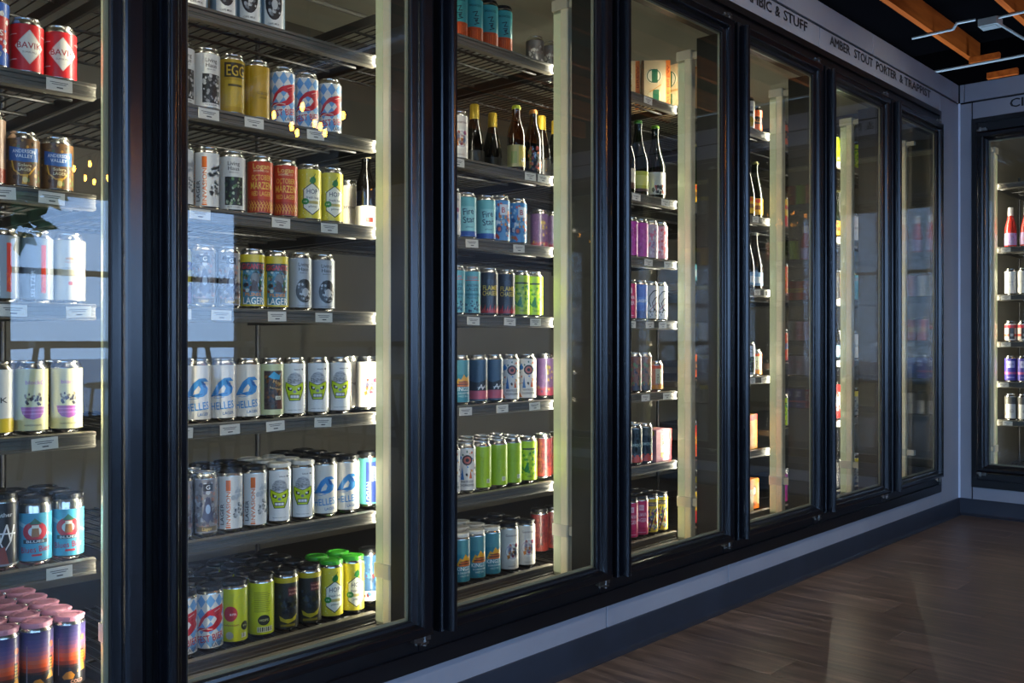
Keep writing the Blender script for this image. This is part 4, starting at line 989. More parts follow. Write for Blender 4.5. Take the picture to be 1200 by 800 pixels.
def cooler_door(loc, rz, label, handle_left=True, group='glass doors of the long cooler'):
    r = empty('cooler_door', loc, rz)
    tag(r, label, 'door', group)
    if not DOORM:
        H = DZ1-DZ0
        ws, wt, wb_ = .067, .058, .046
        def side(nm, p0, p1, n, w, e0, e1):
            b = MB()
            sweep_side(b, p0, p1, n, door_profile(w), e0/w, e1/w)
            DOORM[nm] = b.mesh(nm, M_BLACK)
        side('stile', (0, H), (0, 0), (1, 0), ws, wt, wb_)
        side('stile_b', (DW, 0), (DW, H), (-1, 0), ws, wb_, wt)
        side('rail_bottom', (0, 0), (DW, 0), (0, 1), wb_, ws, ws)
        side('rail_top', (DW, H), (0, H), (0, -1), wt, ws, ws)
        DOORM['glass'] = MB().box(ws-.006, DW-ws+.006, -.0155, -.0095, wb_-.005, H-wt+.005).mesh('glass', M_GLASS)
        g = MB()
        for y0 in (-.0185,):
            a, b_, c, d = ws-.004, DW-ws+.004, wb_-.004, H-wt+.004
            t = .006
            g.box(a, a+t, y0, y0+.004, c, d).box(b_-t, b_, y0, y0+.004, c, d).box(a, b_, y0, y0+.004, c, c+t).box(a, b_, y0, y0+.004, d-t, d)
        DOORM['gasket'] = g.mesh('gasket', M_RUBBER)
        sp = MB()
        a, b_, c, d = ws+.000, DW-ws, wb_, H-wt
        t = .008
        sp.box(a, a+t, -.0085, -.003, c, d).box(b_-t, b_, -.0085, -.003, c, d).box(a, b_, -.0085, -.003, c, c+t).box(a, b_, -.0085, -.003, d-t, d)
        DOORM['spacer'] = sp.mesh('spacer', mat('spacer_bar', '#8f8a70', .4))
        hb = MB()
        c = .008
        ring = [(0, -.040), (0, -.060), (.0015, -.069), (.006, -.075), (.012, -.0765), (.018, -.075), (.0225, -.070), (.0245, -.062), (.0245, -.047), (.017, -.0405)]
        hb.prism([(p[0], p[1], .010) for p in ring], (0, 0, DZ1-DZ0-.030), 0, True)
        DOORM['handle'] = hb.mesh('handle', M_BLACK)
        hg = MB()
        hg.box(-.060, -.004, -.026, -.010, -.012, -.002).box(-.046, -.018, -.034, -.012, -.018, -.012)
        hg.lathe([(.006, -.024), (.006, .0)], 10, cx=-.024, cy=-.024).lathe([(.004, -.020), (.004, .0)], 8, cx=-.050, cy=-.02)
        DOORM['hinge'] = hg.mesh('hinge', M_STEEL)
    inst('stile', DOORM['stile'], r); inst('stile', DOORM['stile_b'], r)
    inst('rail', DOORM['rail_bottom'], r); inst('rail', DOORM['rail_top'], r)
    g = inst('glass_pane', DOORM['glass'], r)
    inst('gasket', DOORM['gasket'], g); inst('spacer_bar', DOORM['spacer'], g)
    H = DZ1-DZ0
    if handle_left:
        inst('handle', DOORM['handle'], r)
        inst('hinge', DOORM['hinge'], r, (DW, 0, 0))
        o = inst('hinge', DOORM['hinge'], r, (DW, 0, H)); o.scale = (1, 1, -1)
    else:
        o = inst('handle', DOORM['handle'], r, (DW, 0, 0)); o.scale = (-1, 1, 1)
        o = inst('hinge', DOORM['hinge'], r, (0, 0, 0)); o.scale = (-1, 1, 1)
        o = inst('hinge', DOORM['hinge'], r, (0, 0, H)); o.scale = (-1, 1, -1)
    return r
ORD = ['first', 'second', 'third', 'fourth', 'fifth', 'sixth', 'seventh', 'eighth', 'ninth', 'tenth', 'eleventh', 'twelfth']
for i in range(7):
    end = ', next to the corner' if i == 6 else (', with red diamond cans behind it' if i == 0 else ' of the long cooler wall')
    cooler_door((MULL[i]+.013, 0, DZ0), 0, 'tall black-framed glass door, %s in line%s' % (ORD[i], end))
for j in range(4):
    cooler_door((CX, -(RMULL[j]+.018), DZ0), -PI/2, 'tall black-framed glass door past the corner, %s from the corner' % ORD[j], False, 'glass doors past the corner')

# ================================================================== lamps on the mullions
FIXM = {}
def light_fixture(loc, rz, label, sides=(-1, 1)):
    """slim upright lamp on the back of a mullion: housing with a lit lens each side, end caps, lower clip"""
    r = empty('light_fixture', loc, rz)
    tag(r, label, 'lamp', 'upright lamps inside the coolers')
    if not FIXM:
        z0, z1 = .23, 2.155
        FIXM['housing'] = MB().box(-.015, .015, -.006, .027, z0, z1).mesh('housing', M_LED)
        FIXM['front'] = MB().cbox(-.018, .018, -.035, -.006, z0, z1, .004).mesh('front_cover', M_LEDFRONT)
        FIXM['lens'] = MB().box(-.018, -.015, -.005, .026, z0+.01, z1-.01).box(.015, .018, -.005, .026, z0+.01, z1-.01).mesh('lens', M_LENS)
        FIXM['cap'] = MB().cbox(-.023, .023, -.038, .030, z1, z1+.036, .004).box(-.012, .012, -.082, -.036, z1+.004, z1+.026).mesh('cap', M_LEDCAP)
        FIXM['clip'] = MB().cbox(-.023, .023, -.038, .028, .365, .405, .004).box(-.012, .012, -.082, -.036, .370, .400).mesh('clip', M_LEDCAP)
    inst('housing', FIXM['housing'], r); inst('lens', FIXM['lens'], r); inst('front_cover', FIXM['front'], r)
    inst('end_cap', FIXM['cap'], r); inst('clip', FIXM['clip'], r)
    for s in sides:
        ld = bpy.data.lights.new('cooler_led', 'AREA')
        ld.shape = 'RECTANGLE'
        ld.size, ld.size_y = .012, 1.85
        ld.energy = LED_WATT
        ld.color = (1.0, .93, .76)
        lo = bpy.data.objects.new('cooler_led', ld)
        link(lo, r)
        lo.location = (s*.007, .0315, 1.19)
        d = Vector((s*.72, .69, 0))
        lo.rotation_euler = d.to_track_quat('-Z', 'Y').to_euler()
    return r
for i in range(8):
    light_fixture((min(MULL[i]+.030, 5.548), .210, 0), 0, 'slim cream upright lamp inside the long cooler, on the %s mullion' % ORD[i], (-1,) if i == 7 else (-1, 1))
for j in range(5):
    light_fixture((CX+.210, -(RMULL[j]+(.045 if j == 0 else .0)), 0), -PI/2, 'slim cream upright lamp past the corner, on the %s mullion' % ORD[j])

# ================================================================== shelves
SHW = 0.742
ENDS = {0: .126, 1: .90, 2: 1.689, 3: 2.465, 4: 3.237, 5: 4.03, 6: 4.80, 7: 5.548}
STD_Z = {'A': 1.838, 'B': 1.597, 'C': 1.352, 'D': 1.110, 'E': .828, 'F': .548, 'G': .262}
HI_Z = dict(STD_Z, A=1.980)
LEVELS = {1: STD_Z, 2: STD_Z, 3: HI_Z, 4: HI_Z,
          5: {'A': 1.997, 'B': 1.600, 'C': 1.269, 'D': .868, 'E': .533, 'F': .252},
          6: {'A': 1.973, 'B': 1.577, 'C': 1.252, 'D': .928, 'E': .613, 'F': .243},
          7: {'A': 1.973, 'B': 1.577, 'C': 1.252, 'D': .928, 'E': .613, 'F': .243}}
R_LEVELS = {'A': 1.98, 'B': 1.596, 'C': 1.309, 'D': 1.027, 'E': .785, 'F': .555, 'G': .262}
SHELFN = {'A': 'top', 'B': 'second', 'C': 'third', 'D': 'fourth', 'E': 'fifth', 'F': 'sixth', 'G': 'seventh'}
SHM = {}
def shelf_meshes():
    prof = [(.256, -.036), (.245, -.034), (.244, -.029), (.2475, -.027), (.2475, -.020), (.2462, -.019), (.2475, -.018), (.2475, -.010), (.244, -.008), (.244, -.002), (.250, 0), (.262, 0), (.262, -.036)]
    SHM['rail'] = MB().prism([(0, p[0], p[1]) for p in reversed(prof)], (SHW, 0, 0)).mesh('price_rail', M_RAIL)
    d = MB()
    n = 27
    for i in range(n):
        xx = .008+(SHW-.016)*i/(n-1)
        d.tube((xx, .258, -.0035), (xx, .90, -.0035), .0021, 5)
    SHM['deck'] = d.mesh('wire_deck', M_WIRE)
    e = MB()
    for yy in (.285, .45, .62, .78, .895):
        e.tube((.004, yy, -.0095), (SHW-.004, yy, -.0095), .0042, 6)
    for xx in (.006, SHW-.006):
        e.box(xx-.004, xx+.004, .262, .90, -.030, -.006)
    e.tube((.03, .30, -.032), (SHW-.03, .30, -.032), .004, 6)
    SHM['bars'] = e.mesh('cross_bars', M_WIRE)
    t = MB()
    t.box(-.027, .027, -.0014, 0, -.0125, .0125)
    for (a, b, z, w) in ((-.020, .018, .005, .0007), (-.016, .014, .001, .0007), (-.006, .007, -.006, .0013)):
        t.box(a, b, -.0017, -.0014, z-w, z+w, 1)
    SHM['tag'] = t.mesh('price_tag', [M_TAG, M_INK])
shelf_meshes()
def shelf(loc, rz, label, tags, bottom=False, group='wire shelves in the coolers'):
    r = empty('wire_shelf', loc, rz)
    tag(r, label, 'shelf', group)
    inst('price_rail', SHM['rail'], r)
    d = inst('wire_deck', SHM['deck'], r); d['kind'] = 'stuff'
    inst('cross_bar', SHM['bars'], r)
    for tx in tags:
        inst('price_tag', SHM['tag'], r, (tx, .2440, -.0185), 0).rotation_euler = (0, random.Random(int(tx*1e4)).uniform(-.05, .05), 0)
    if bottom:
        if 'kick' not in SHM:
            SHM['kick'] = MB().prism([(0, .205, -.075), (0, .205, -.050), (0, .244, -.034), (0, .262, -.034), (0, .262, -.09), (0, .23, -.09)], (SHW, 0, 0)).mesh('kick_plate', M_RAIL)
        inst('kick_plate', SHM['kick'], r)
    return r
for d in range(1, 8):
    x0 = ENDS[d]-SHW
    for k, z in LEVELS[d].items():
        last = k == max(LEVELS[d])
        shelf((x0, 0, z), 0, 'black wire shelf with grey front rail, %s down, behind the %s door' % (SHELFN[k], ORD[d-1]),
              [round(t-x0, 3) for t in TAGS.get((d, k), [])], last)
R_TAGS = {'B': [.19, .45], 'C': [.19, .52], 'D': [.19, .40, .60], 'E': [.18, .5], 'F': [.2, .56]}
for j in range(1, 5):
    for k, z in R_LEVELS.items():
        shelf((CX, -(RMULL[j-1]+.032), z), -PI/2, 'black wire shelf past the corner, %s down, behind its %s door' % (SHELFN[k], ORD[j-1]),
              [t-.115 for t in R_TAGS.get(k, [])] if j == 1 else ([.15, .42] if k in 'BCDEF' else []), k == 'G')
# uprights between the bays
PM = MB().lathe([(.0085, .12), (.0085, 2.10)], 10).mesh('shelf_post', M_WIRE)
for d in range(0, 8):
    px = (ENDS[d]+ENDS[d+1]-SHW)/2 if d < 7 else ENDS[7]+.012
    for n, py in (('back', .88),):
        o = inst('shelf_post', PM, None, (px, py, 0))
        tag(o, 'black shelf upright at the %s, between bay %s and its neighbour' % (n, ORD[d]), 'post', 'shelf uprights')
for j in range(0, 5):
    px = RMULL[j]+.030-.008+.0
    for n, py in (('back', .88),):
        o = inst('shelf_post', PM, None, (CX+py, -(px-.004), 0))
        tag(o, 'black shelf upright past the corner at the %s, %s along' % (n, ORD[j]), 'post', 'shelf uprights')

# ================================================================== cans
CANM = {}
def can_body(size):
    if size in CANM: return CANM[size]
    r, h = size
    k = r/.033
    b = MB()
    b.lathe([(.024*k, .002, 0), (.026*k, .0, 0), (.0285*k, .002, 0), (.032*k, .006, 0), (r, .010, 0), (r, h-.0155, 0), (.0322*k, h-.0125, 0), (.0295*k, h-.0065, 0), (.0272*k, h-.0035, 0), (.0276*k, h-.0016, 0), (.0272*k, h, 0), (.0258*k, h-.0006, 1), (.0246*k, h-.0052, 1), (.0225*k, h-.0052, 1), (.0218*k, h-.0036, 1), (.001, h-.0036, 1)], 26)
    CANM[size] = b.mesh('can_body', [M_ALU, M_LID])
    return CANM[size]
def can_tab(size):
    key = ('tab', size)
    if key not in CANM:
        h = size[1]
        t = MB()
        ring = [(.008*math.cos(a)*1.0, .012*math.sin(a)-.002, h-.0032) for a in [2*PI*i/14 for i in range(14)]]
        t.prism(ring, (0, 0, .0012))
        t.lathe([(.003, h-.0034), (.003, h-.0012)], 8, cy=.006)
        CANM[key] = t.mesh('pull_tab', M_LID)
    return CANM[key]
def can_cap(size, c):
    key = ('cap', size, c)
    if key not in CANM:
        r, h = size
        b = MB()
        b.lathe([(.0293, h-.0075), (.0305, h-.0085), (.0310, h-.0070), (.0305, h-.001), (.0292, h+.0022), (.0255, h+.0030), (.0225, h+.0026), (.0205, h+.0004), (.0185, h+.0002), (.0175, h+.0018), (.012, h+.0022), (.001, h+.0022)], 26)
        for a in (0, PI/2, PI, 3*PI/2):
            ca, sa = math.cos(a), math.sin(a)
            pts = [(.0285, -.006), (.0325, -.004), (.0325, .004), (.0285, .006)]
            b.prism([(p[0]*ca-p[1]*sa, p[0]*sa+p[1]*ca, h-.004) for p in pts], (0, 0, .0042))
        CANM[key] = b.mesh('carrier_cap', mat('carrier_'+CAPCOL[c][0], CAPCOL[c][1], .38, spec=.5))
    return CANM[key]
def can_print(t):
    key = ('print', t)
    if key not in CANM:
        look, size, ops, metal = CANS[t]
        r, h = size
        top, lo = (h-.0158)*1000, 9.5
        zs = (top-lo)/(142-6) if h > .13 else (top-lo)/(112-6)
        me = print_mesh('print_'+t, ops, r)
        for v in me.vertices:
            v.co.z = (lo + (v.co.z*1000-6)*zs)/1000
            v.co.z = min(max(v.co.z, lo/1000), top/1000)
        CANM[key] = me
    return CANM[key]
FACE = {'greyhaus': .35, 'hexyellow': .45, 'roundart': .7, 'fest': .75, 'helles': .9, 'skull': .95, 'marzen': .95, 'bavik': .55, 'anderson': .7, 'block': .8, 'guava': .8, 'sunset': .45, 'blues': .75, 'generous': .6, 'kings': .6, 'blackart': .25}
CRG = random.Random(11)
def put_can(t, pos, base_rz, place, cap='', group=None, lid=False, face=None):
    look, size, ops, metal = CANS[t]
    nm = 'short_beer_can' if size[1] < .14 else ('capped_beer_can' if cap else 'tall_beer_can')
    o = bpy.data.objects.new(nm, can_body(size))
    o.location = pos
    ang = math.atan2(pos[0]-cam.location.x, pos[1]-cam.location.y) if base_rz == 0 else 0
    f = FACE.get(t, .7) if face is None else face
    rz = base_rz - ang*f + CRG.uniform(-.07, .07)
    o.rotation_euler = (0, 0, rz)
    link(o)
    tag(o, '%s%s, %s' % (look, ('and %s cap' % CAPCOL[cap][0]).join((' ', '')) if cap and cap != 'k' else '', place), 'can', group)
    inst('label_print', can_print(t), o)
    if cap:
        inst('carrier_cap', can_cap(size, cap), o)
    elif lid:
        inst('pull_tab', can_tab(size), o, (0, 0, 0), CRG.uniform(0, 6))
    return o

# ------------------------------------------------------------------ bottles
M_BROWN = mat('brown_glass', '#241006', .06, spec=.6, coat=.3)
M_DKGREEN = mat('dark_green_glass', '#0c1408', .06, spec=.6, coat=.3)
M_BLKGLASS = mat('black_glass', '#0b0a09', .08, spec=.6, coat=.3)
M_PINKGLASS = mat('pink_drink_glass', '#c2342c', .08, spec=.6, coat=.4)
M_CLEARNECK = mat('pale_drink_glass', '#b88a7a', .1, spec=.6, coat=.4)
PROFS = {
 'long': (.0305, [(.028, 0), (.0305, .004), (.0305, .125), (.028, .145), (.019, .172), (.0142, .188), (.0132, .214), (.0140, .216), (.0140, .222), (.0132, .2235), (.0132, .228)]),
 'champ': (.041, [(.036, 0), (.041, .006), (.041, .135), (.038, .155), (.028, .190), (.019, .225), (.0155, .255), (.0150, .285), (.0165, .287), (.0165, .297), (.0145, .299), (.0145, .304)]),
 'slope': (.036, [(.033, 0), (.036, .005), (.036, .105), (.032, .135), (.022, .185), (.0155, .215), (.0140, .245), (.0155, .247), (.0155, .258), (.014, .260), (.014, .266)]),
 'belg': (.0335, [(.030, 0), (.0335, .005), (.0335, .100), (.031, .125), (.023, .16), (.0155, .19), (.0140, .222), (.0150, .224), (.0150, .232), (.0140, .234), (.0140, .240)]),
}
BOT = {
 'bottle_cream': ('brown bottle with cream label and green cap', 'long', M_BROWN, '#a8b42c', [('R', -100, 100, 18, 92, '#a9a26a'), ('R', -2, 40, 22, 88, '#c9b45a'), ('P', [(6, 44), (26, 52), (30, 40), (10, 34)], '#e9e2c8'), ('T', 'BIERE', 16, 41, 5, '#4a3c1c', 20), ('R', -28, -8, 30, 70, '#8c9a5a')]),
 'bottle_red': ('dark bottle with copper cork and red label', 'long', M_BLKGLASS, '#c9823c', [('B', -26, 26, 16, 96, 34, 8, ('#7a2c2a', '#3c3a34', '#a85a3c', '#5a5a50'), 3)]),
 'bottle_white': ('dark bottle with white label', 'long', M_BLKGLASS, '#c9b890', [('R', -100, 100, 14, 74, '#d6d0c0'), ('R', -8, 14, 26, 40, '#8a3a2c'), ('T', 'SAISON', 4, 56, 7, '#4a443c', 30)]),
 'wine_foil': ('dark bottle with yellow foil neck', 'belg', M_BLKGLASS, '#b89a2c', [('R', -110, 110, 20, 80, '#20201c')]),
 'wine_a': ('large dark bottle with brown label', 'champ', M_DKGREEN, '#2c3a1c', [('R', -130, 130, 40, 100, '#cfc4b0'), ('R', -130, 130, 22, 46, '#5a3a30')]),
 'wine_b': ('large dark bottle with lime label', 'champ', M_DKGREEN, '#3c7a24', [('R', -130, 130, 30, 100, '#a8b03a'), ('R', -24, 30, 44, 84, '#c9c86a'), ('R', -130, 130, 20, 32, '#4a3024')]),
 'wine_c': ('large dark bottle with white sketch label', 'champ', M_DKGREEN, '#6a9a2c', [('R', -130, 130, 22, 112, '#d0ccc2'), ('B', -24, 30, 26, 60, 22, 9, ('#2a2c30', '#5a5c60', '#b8443a'), 7)]),
 'ale_yellow': ('dark bottle with yellow label', 'slope', M_DKGREEN, '#5a5a2c', [('R', -114, 114, 16, 92, '#d6a81c'), ('R', -16, 22, 40, 60, '#7a4a1c'), ('E', 0, 80, 14, 10, '#c9401c')]),
 'ale_blue': ('dark bottle with pale blue label', 'slope', M_BLKGLASS, '#8a8a80', [('R', -114, 114, 18, 80, '#6a8aa8'), ('R', -20, 26, 30, 60, '#c9ccd0')]),
 'rose': ('pink cider bottle with violet label', 'belg', M_PINKGLASS, '#e2d8c8', [('R', -106, 106, 12, 84, '#b89ac4'), ('B', -26, 28, 18, 78, 16, 8, ('#d6c0dc', '#9a7ab0', '#c98aa8'), 9)]),
 'tealwine': ('green bottle with teal label', 'slope', M_DKGREEN, '#d9b02c', [('R', -114, 114, 18, 84, '#5a9c96'), ('R', -22, 26, 34, 64, '#d0d8cc')]),
}
BOTM = {}
def put_bottle(t, pos, base_rz, place, group=None):
    look, pk, gm, capc, ops = BOT[t]
    R0, prof = PROFS[pk]
    if ('b', pk, gm.name) not in BOTM:
        BOTM[('b', pk, gm.name)] = MB().lathe([(.001, .003)]+[(a, b) for a, b in prof], 24).mesh('bottle_glass', gm)
    if ('p', t) not in BOTM:
        BOTM[('p', t)] = print_mesh('bottle_label', ops, R0)
    if ('c', pk, capc) not in BOTM:
        top = prof[-1][1]
        foil = .05 if pk in ('champ', 'slope', 'belg') and 'foil' in t or t in ('rose',) else .012
        rr = prof[-1][0]
        BOTM[('c', pk, capc)] = MB().lathe([(rr+.0022, top-foil), (rr+.0026, top-foil+.001), (rr+.0018, top-.002), (rr-.001, top+.0015), (.001, top+.002)], 18).mesh('bottle_cap', mat('cap_'+capc.lstrip('#'), capc, .4, .3))
    o = bpy.data.objects.new('cider_bottle' if t == 'rose' else 'beer_bottle', BOTM[('b', pk, gm.name)])
    o.location = pos
    ang = math.atan2(pos[0]-cam.location.x, pos[1]-cam.location.y) if base_rz == 0 else 0
    o.rotation_euler = (0, 0, base_rz-ang*.6)
    link(o)
    tag(o, '%s, %s' % (look, place), 'bottle', group)
    inst('label_print', BOTM[('p', t)], o)
    inst('cap', BOTM[('c', pk, capc)], o)
    return o

# ------------------------------------------------------------------ stocking the long cooler
def stock(d, key, items):
    z = LEVELS[d][key]-.0012
    n = b = 0
    for x, t, depth, cap in sorted(items, key=lambda q: (q[2] < 0, q[0])):
        rows = [0.305+.0712*k for k in range(depth)] if depth > 0 else [-depth]
        if depth > 0: n += 1
        else: b += 1
        for k, yy in enumerate(rows):
            wh = '%s row %s along' % ('front' if k == 0 else ORD[k], ORD[n-1]) if depth > 0 else '%s set back at near end' % ORD[b-1]
            place = '%s, %s shelf, %s door' % (wh, SHELFN[key], ORD[d-1])
            grp = 'drinks on the %s shelf behind the %s door' % (SHELFN[key], ORD[d-1])
            if t in CANS:
                put_can(t, (x, yy, z), 0, place, cap, grp, lid=key in 'EFG')
            else:
                put_bottle(t, (x, yy+(.012 if 'wine' in t else 0), z), 0, place, grp)
for (d, key), items in FACINGS.items():
    stock(d, key, items)

# ------------------------------------------------------------------ cartons
def carton(loc, rz, w, dp, h, cols, front, side, label, group):
    r = empty('beer_carton', loc, rz)
    tag(r, label, 'carton', group)
    b = MB()
    c = .002
    b.box(-w/2, w/2, 0, dp, 0, h)
    b.obj('box', noisy('carton_'+cols.lstrip('#'), cols, cols, 5, rough=.55), r)
    me = print_mesh('front_print', front)
    inst('front_print', me, r, (0, -.0005, 0))
    me = print_mesh('side_print', side)
    inst('side_print', me, r, (-w/2-.0005, dp/2, 0), -PI/2)
    MB().box(-w/2+.004, w/2-.004, dp/2-.0015, dp/2+.0015, h, h+.0008).box(-.03, .03, dp/2-.012, dp/2+.012, h, h+.0016).obj('top_flap', mat('carton_flap', '#c9a878', .6), r)
    return r
beige_f = lambda w, h: [('R', -w/2, w/2, 0, h, '#cdb389'), ('R', w/2-18, w/2, 0, h, '#d0702c'), ('T', 'ALE BREW', w/2-4, h*.5, 10, '#8a2f1c', h*.8, 90), ('E', -10, h*.68, 32, h*.15, '#e6dab8'), ('R', -18, 6, h*.54, h*.82, '#2f6a48'), ('O', -10, h*.68, 25, 29, '#3c5a44'), ('E', -6, h*.26, 26, h*.15, '#dccb9e'), ('R', -14, 12, h*.12, h*.40, '#2f6a48'), ('L', [(-26, 70), (20, 100)], 3, '#c9852c'), ('R', -w/2, -w/2+8, 0, h, '#5a4630')]
bf = lambda w, h: [('R', -w/2, w/2, 0, h, '#d0782f'), ('R', -w/2+6, w/2-6, h*.06, h*.94, '#c9a878'), ('T', 'ALE BREW', 8, h*.5, 20, '#a8401c', h*.8, 90)]
bs = lambda w, h: [('R', -w/2, w/2, 0, h, '#cdb389'), ('R', w/2-16, w/2, 0, h, '#d0782f'), ('E', 8, h*.68, 44, h*.19, '#e2d6b4'), ('R', -4, 26, h*.52, h*.84, '#2f6a48'), ('O', 8, h*.68, 33, 37, '#3c5a44'), ('R', -w/2, w/2, h*.40, h*.45, '#b0884c'), ('E', 12, h*.22, 34, h*.16, '#d8c69a'), ('R', 0, 28, h*.08, h*.36, '#2f6a48'), ('R', -w/2, -w/2+10, 0, h, '#5a4630')]
zA4 = HI_Z['A']-.0012
GA = 'cartons on the top shelf'
ROT = math.radians(-50)
carton((3.152, .43, zA4), ROT, .105, .07, .20, '#cdb389', beige_f(105, 200), bf(70, 200), 'beige carton with green emblem set further back, top shelf, fourth door', GA)
carton((3.224, .335, zA4), ROT, .115, .07, .20, '#cdb38a', beige_f(115, 200), bf(70, 200), 'beige carton with green emblem beside the lamp, top shelf, fourth door', GA)
carton((3.40, .275, LEVELS[5]['A']-.0012), 0, .12, .17, .19, '#cdb38b', bf(120, 190), bs(170, 190), 'beige and orange carton just past the lamp, top shelf, fifth door', GA)
put_can('lime', (2.945, .305, zA4), 0, 'beside the beige cartons, top shelf, fourth door', '', 'drinks on the top shelf behind the fourth door')
zF4 = HI_Z['F']-.0012
carton((3.184, .272, zF4), 0, .104, .14, .128, '#cf8a94', [('R', -54, 54, 0, 128, '#d08a96'), ('R', 40, 54, 0, 128, '#c9303a'), ('P', [(40, 128), (54, 128), (54, 60), (30, 100)], '#d84a4a'), ('R', -22, 30, 20, 112, '#e9dfc0'), ('R', -20, 28, 16, 36, '#e0b02c'), ('T', 'DRY', 4, 88, 16, '#2a2626', 34), ('T', 'JACK', 4, 66, 15, '#2a2626', 38), ('R', -12, 20, 50, 53, '#6a6460')],
       [('R', -70, 70, 0, 128, '#c98a92'), ('R', -60, 60, 104, 122, '#d9b83a')], 'pink carton with cream label on sixth shelf, fourth door', 'cartons on the sixth shelf')
org = lambda w, h: [('R', -w/2, w/2, 0, h, '#d8860a'), ('R', -w/2, w/2, h-26, h, '#c8300e'), ('E', -6, h*.40, 9, 26, '#e0b868'), ('R', -w/2, -w/2+30, 20, 70, '#c9561c'), ('T', 'ALE', 18, h*.7, 9, '#7a2a10', 22)]
z5E, z5F = LEVELS[5]['E']-.0012, LEVELS[5]['F']-.0012
carton((3.865, .275, z5E), 0, .135, .16, .158, '#e39a1d', org(135, 158), org(160, 158), 'yellow carton with red top band, fifth shelf, fifth door', 'yellow cartons behind the fifth door')
carton((3.960, .290, z5E), 0, .055, .16, .158, '#e39a1e', org(55, 158), org(160, 158), 'narrow yellow carton beside the wide one, fifth shelf, fifth door', 'yellow cartons behind the fifth door')
orf = lambda w, h: [('R', -w/2, w/2, 0, h, '#d06a08'), ('R', w/2-10, w/2, 20, h-20, '#c9b88a'), ('E', 0, h*.6, 20, 24, '#3a3026'), ('E', 0, h*.6, 14, 17, '#e0c89a'), ('T', 'ALE', 0, 16, 14, '#6a2a10', 30)]
orw = lambda w, h: [('R', -w/2, w/2, 0, h, '#b8a878'), ('R', -w/2, w/2, h-40, h, '#d06a08'), ('B', -20, 20, 16, 80, 8, 9, ('#4a4a2c', '#e07f1a'), 4)]
carton((3.885, .272, z5F), 0, .07, .11, .138, '#e0801a', orw(70, 138), orf(110, 138), 'orange and cream carton on the sixth shelf, fifth door', 'orange cartons behind the fifth door')
carton((3.964, .292, z5F), 0, .085, .11, .138, '#e0801b', orf(85, 138), orf(110, 138), 'orange carton with round dark badge on the sixth shelf, fifth door', 'orange cartons behind the fifth door')


# ------------------------------------------------------------------ past the corner
R_STOCK = {
 1: {'B': ['rose', 'rose', 'rose', 'rose', 'rose'], 'C': ['whitesketch', 'whitesketch', 'whitesketch', 'pinkcan', 'pinkcan', 'magenta'], 'D': ['blackred', 'blackred', 'orangered', 'orangered', 'guava', 'guava'],
     'E': ['violet', 'violet', 'violet', 'bluelager', 'greywhite', 'greywhite'], 'F': ['greywhite', 'greywhite', 'greywhite', 'whitecan', 'whitecan', 'silvercan'], },
 2: {'A': ['marzen', 'guava', 'marzen', 'limeplain', 'marzen'], 'B': ['rose', 'ale_yellow', 'rose', 'limeplain', 'limeplain', 'marzen'], 'C': ['marzen', 'marzen', 'marzen', 'orangered', 'orangered', 'whitecan'], 'D': ['creamcan', 'creamcan', 'pinkcan', 'pinkcan', 'creamcan', 'pinkcan'],
     'E': ['creamcan', 'whitesketch', 'whitesketch', 'pinksilver', 'pinksilver', 'creamcan'], 'F': ['darkred', 'darkred', 'guava', 'violet', 'violet', 'violet']},
 3: {'A': ['whitecan', 'whitecan', 'silvercan', 'silvercan', 'swirl'], 'B': ['silvercan', 'silvercan', 'eggold', 'gold', 'silvercan', 'silvercan'], 'C': ['logan', 'logan', 'kings', 'silvercan', 'silvercan', 'whitecan'], 'D': ['whitecan', 'pinkcan', 'pinkcan', 'creamcan', 'silvercan', 'silvercan'],
     'E': ['darkcan', 'darkcan', 'darkcan', 'silvercan', 'silvercan'], 'F': ['limeplain', 'limeplain', 'silvercan', 'silvercan', 'whitecan', 'whitecan']},
}
for j, sh in R_STOCK.items():
    for key, items in sh.items():
        z = R_LEVELS[key]-.0012
        lx = RMULL[j-1] + (.118 if j == 1 else .10)
        step = .088 if any(t in BOT for t in items) else .0715
        for n, t in enumerate(items):
            place = 'past the corner, %s along, %s shelf, %s door' % (ORD[n], SHELFN[key], ORD[j-1])
            grp = 'drinks on the %s shelf behind the %s door past the corner' % (SHELFN[key], ORD[j-1])
            pos = (CX+.305, -lx, z)
            if t in CANS:
                put_can(t, pos, -PI/2+.35, place, '', grp)
            else:
                put_bottle(t, pos, -PI/2+.3, place, grp)
            lx += step

# ================================================================== ceiling services
M_COND = mat('conduit_grey', '#a3a195', .4, .6)
M_DUCT = noisy('duct_steel', '#a9adb0', '#bcc0c2', 6, rough=.35, metal=.7)
tag(MB().path([(7.80, .95, 3.487), (7.79, .63, 3.487), (7.66, .56, 3.487), (7.67, .43, 3.487)], .011, 8).obj('conduit', M_COND), 'bent grey conduit under an orange joist, leading to a junction box', 'pipe')
jr = MB().cbox(-.07, .07, -.07, .07, 0, .055, .012).obj('junction_box', M_COND, None, (7.78, .355, 3.44))
tag(jr, 'small grey junction box between two orange joists', 'box')
MB().cbox(-.05, .05, -.05, .05, -.006, 0, .012).obj('cover_plate', M_COND, jr)
tag(MB().path([(7.86, .33, 3.487), (8.9, .25, 3.487)], .011, 8).obj('conduit', M_COND), 'straight grey conduit leaving the junction box along the joists', 'pipe')
tag(MB().path([(7.74, .285, 3.487), (7.73, -.1, 3.487)], .011, 8).obj('conduit', M_COND), 'short grey conduit from the junction box under the next joist', 'pipe')
tag(MB().path([(8.45, 2.4, 3.36), (8.45, -3.5, 3.36)], .012, 8).obj('conduit', M_COND), 'long pale conduit crossing beneath the joist ends', 'pipe')
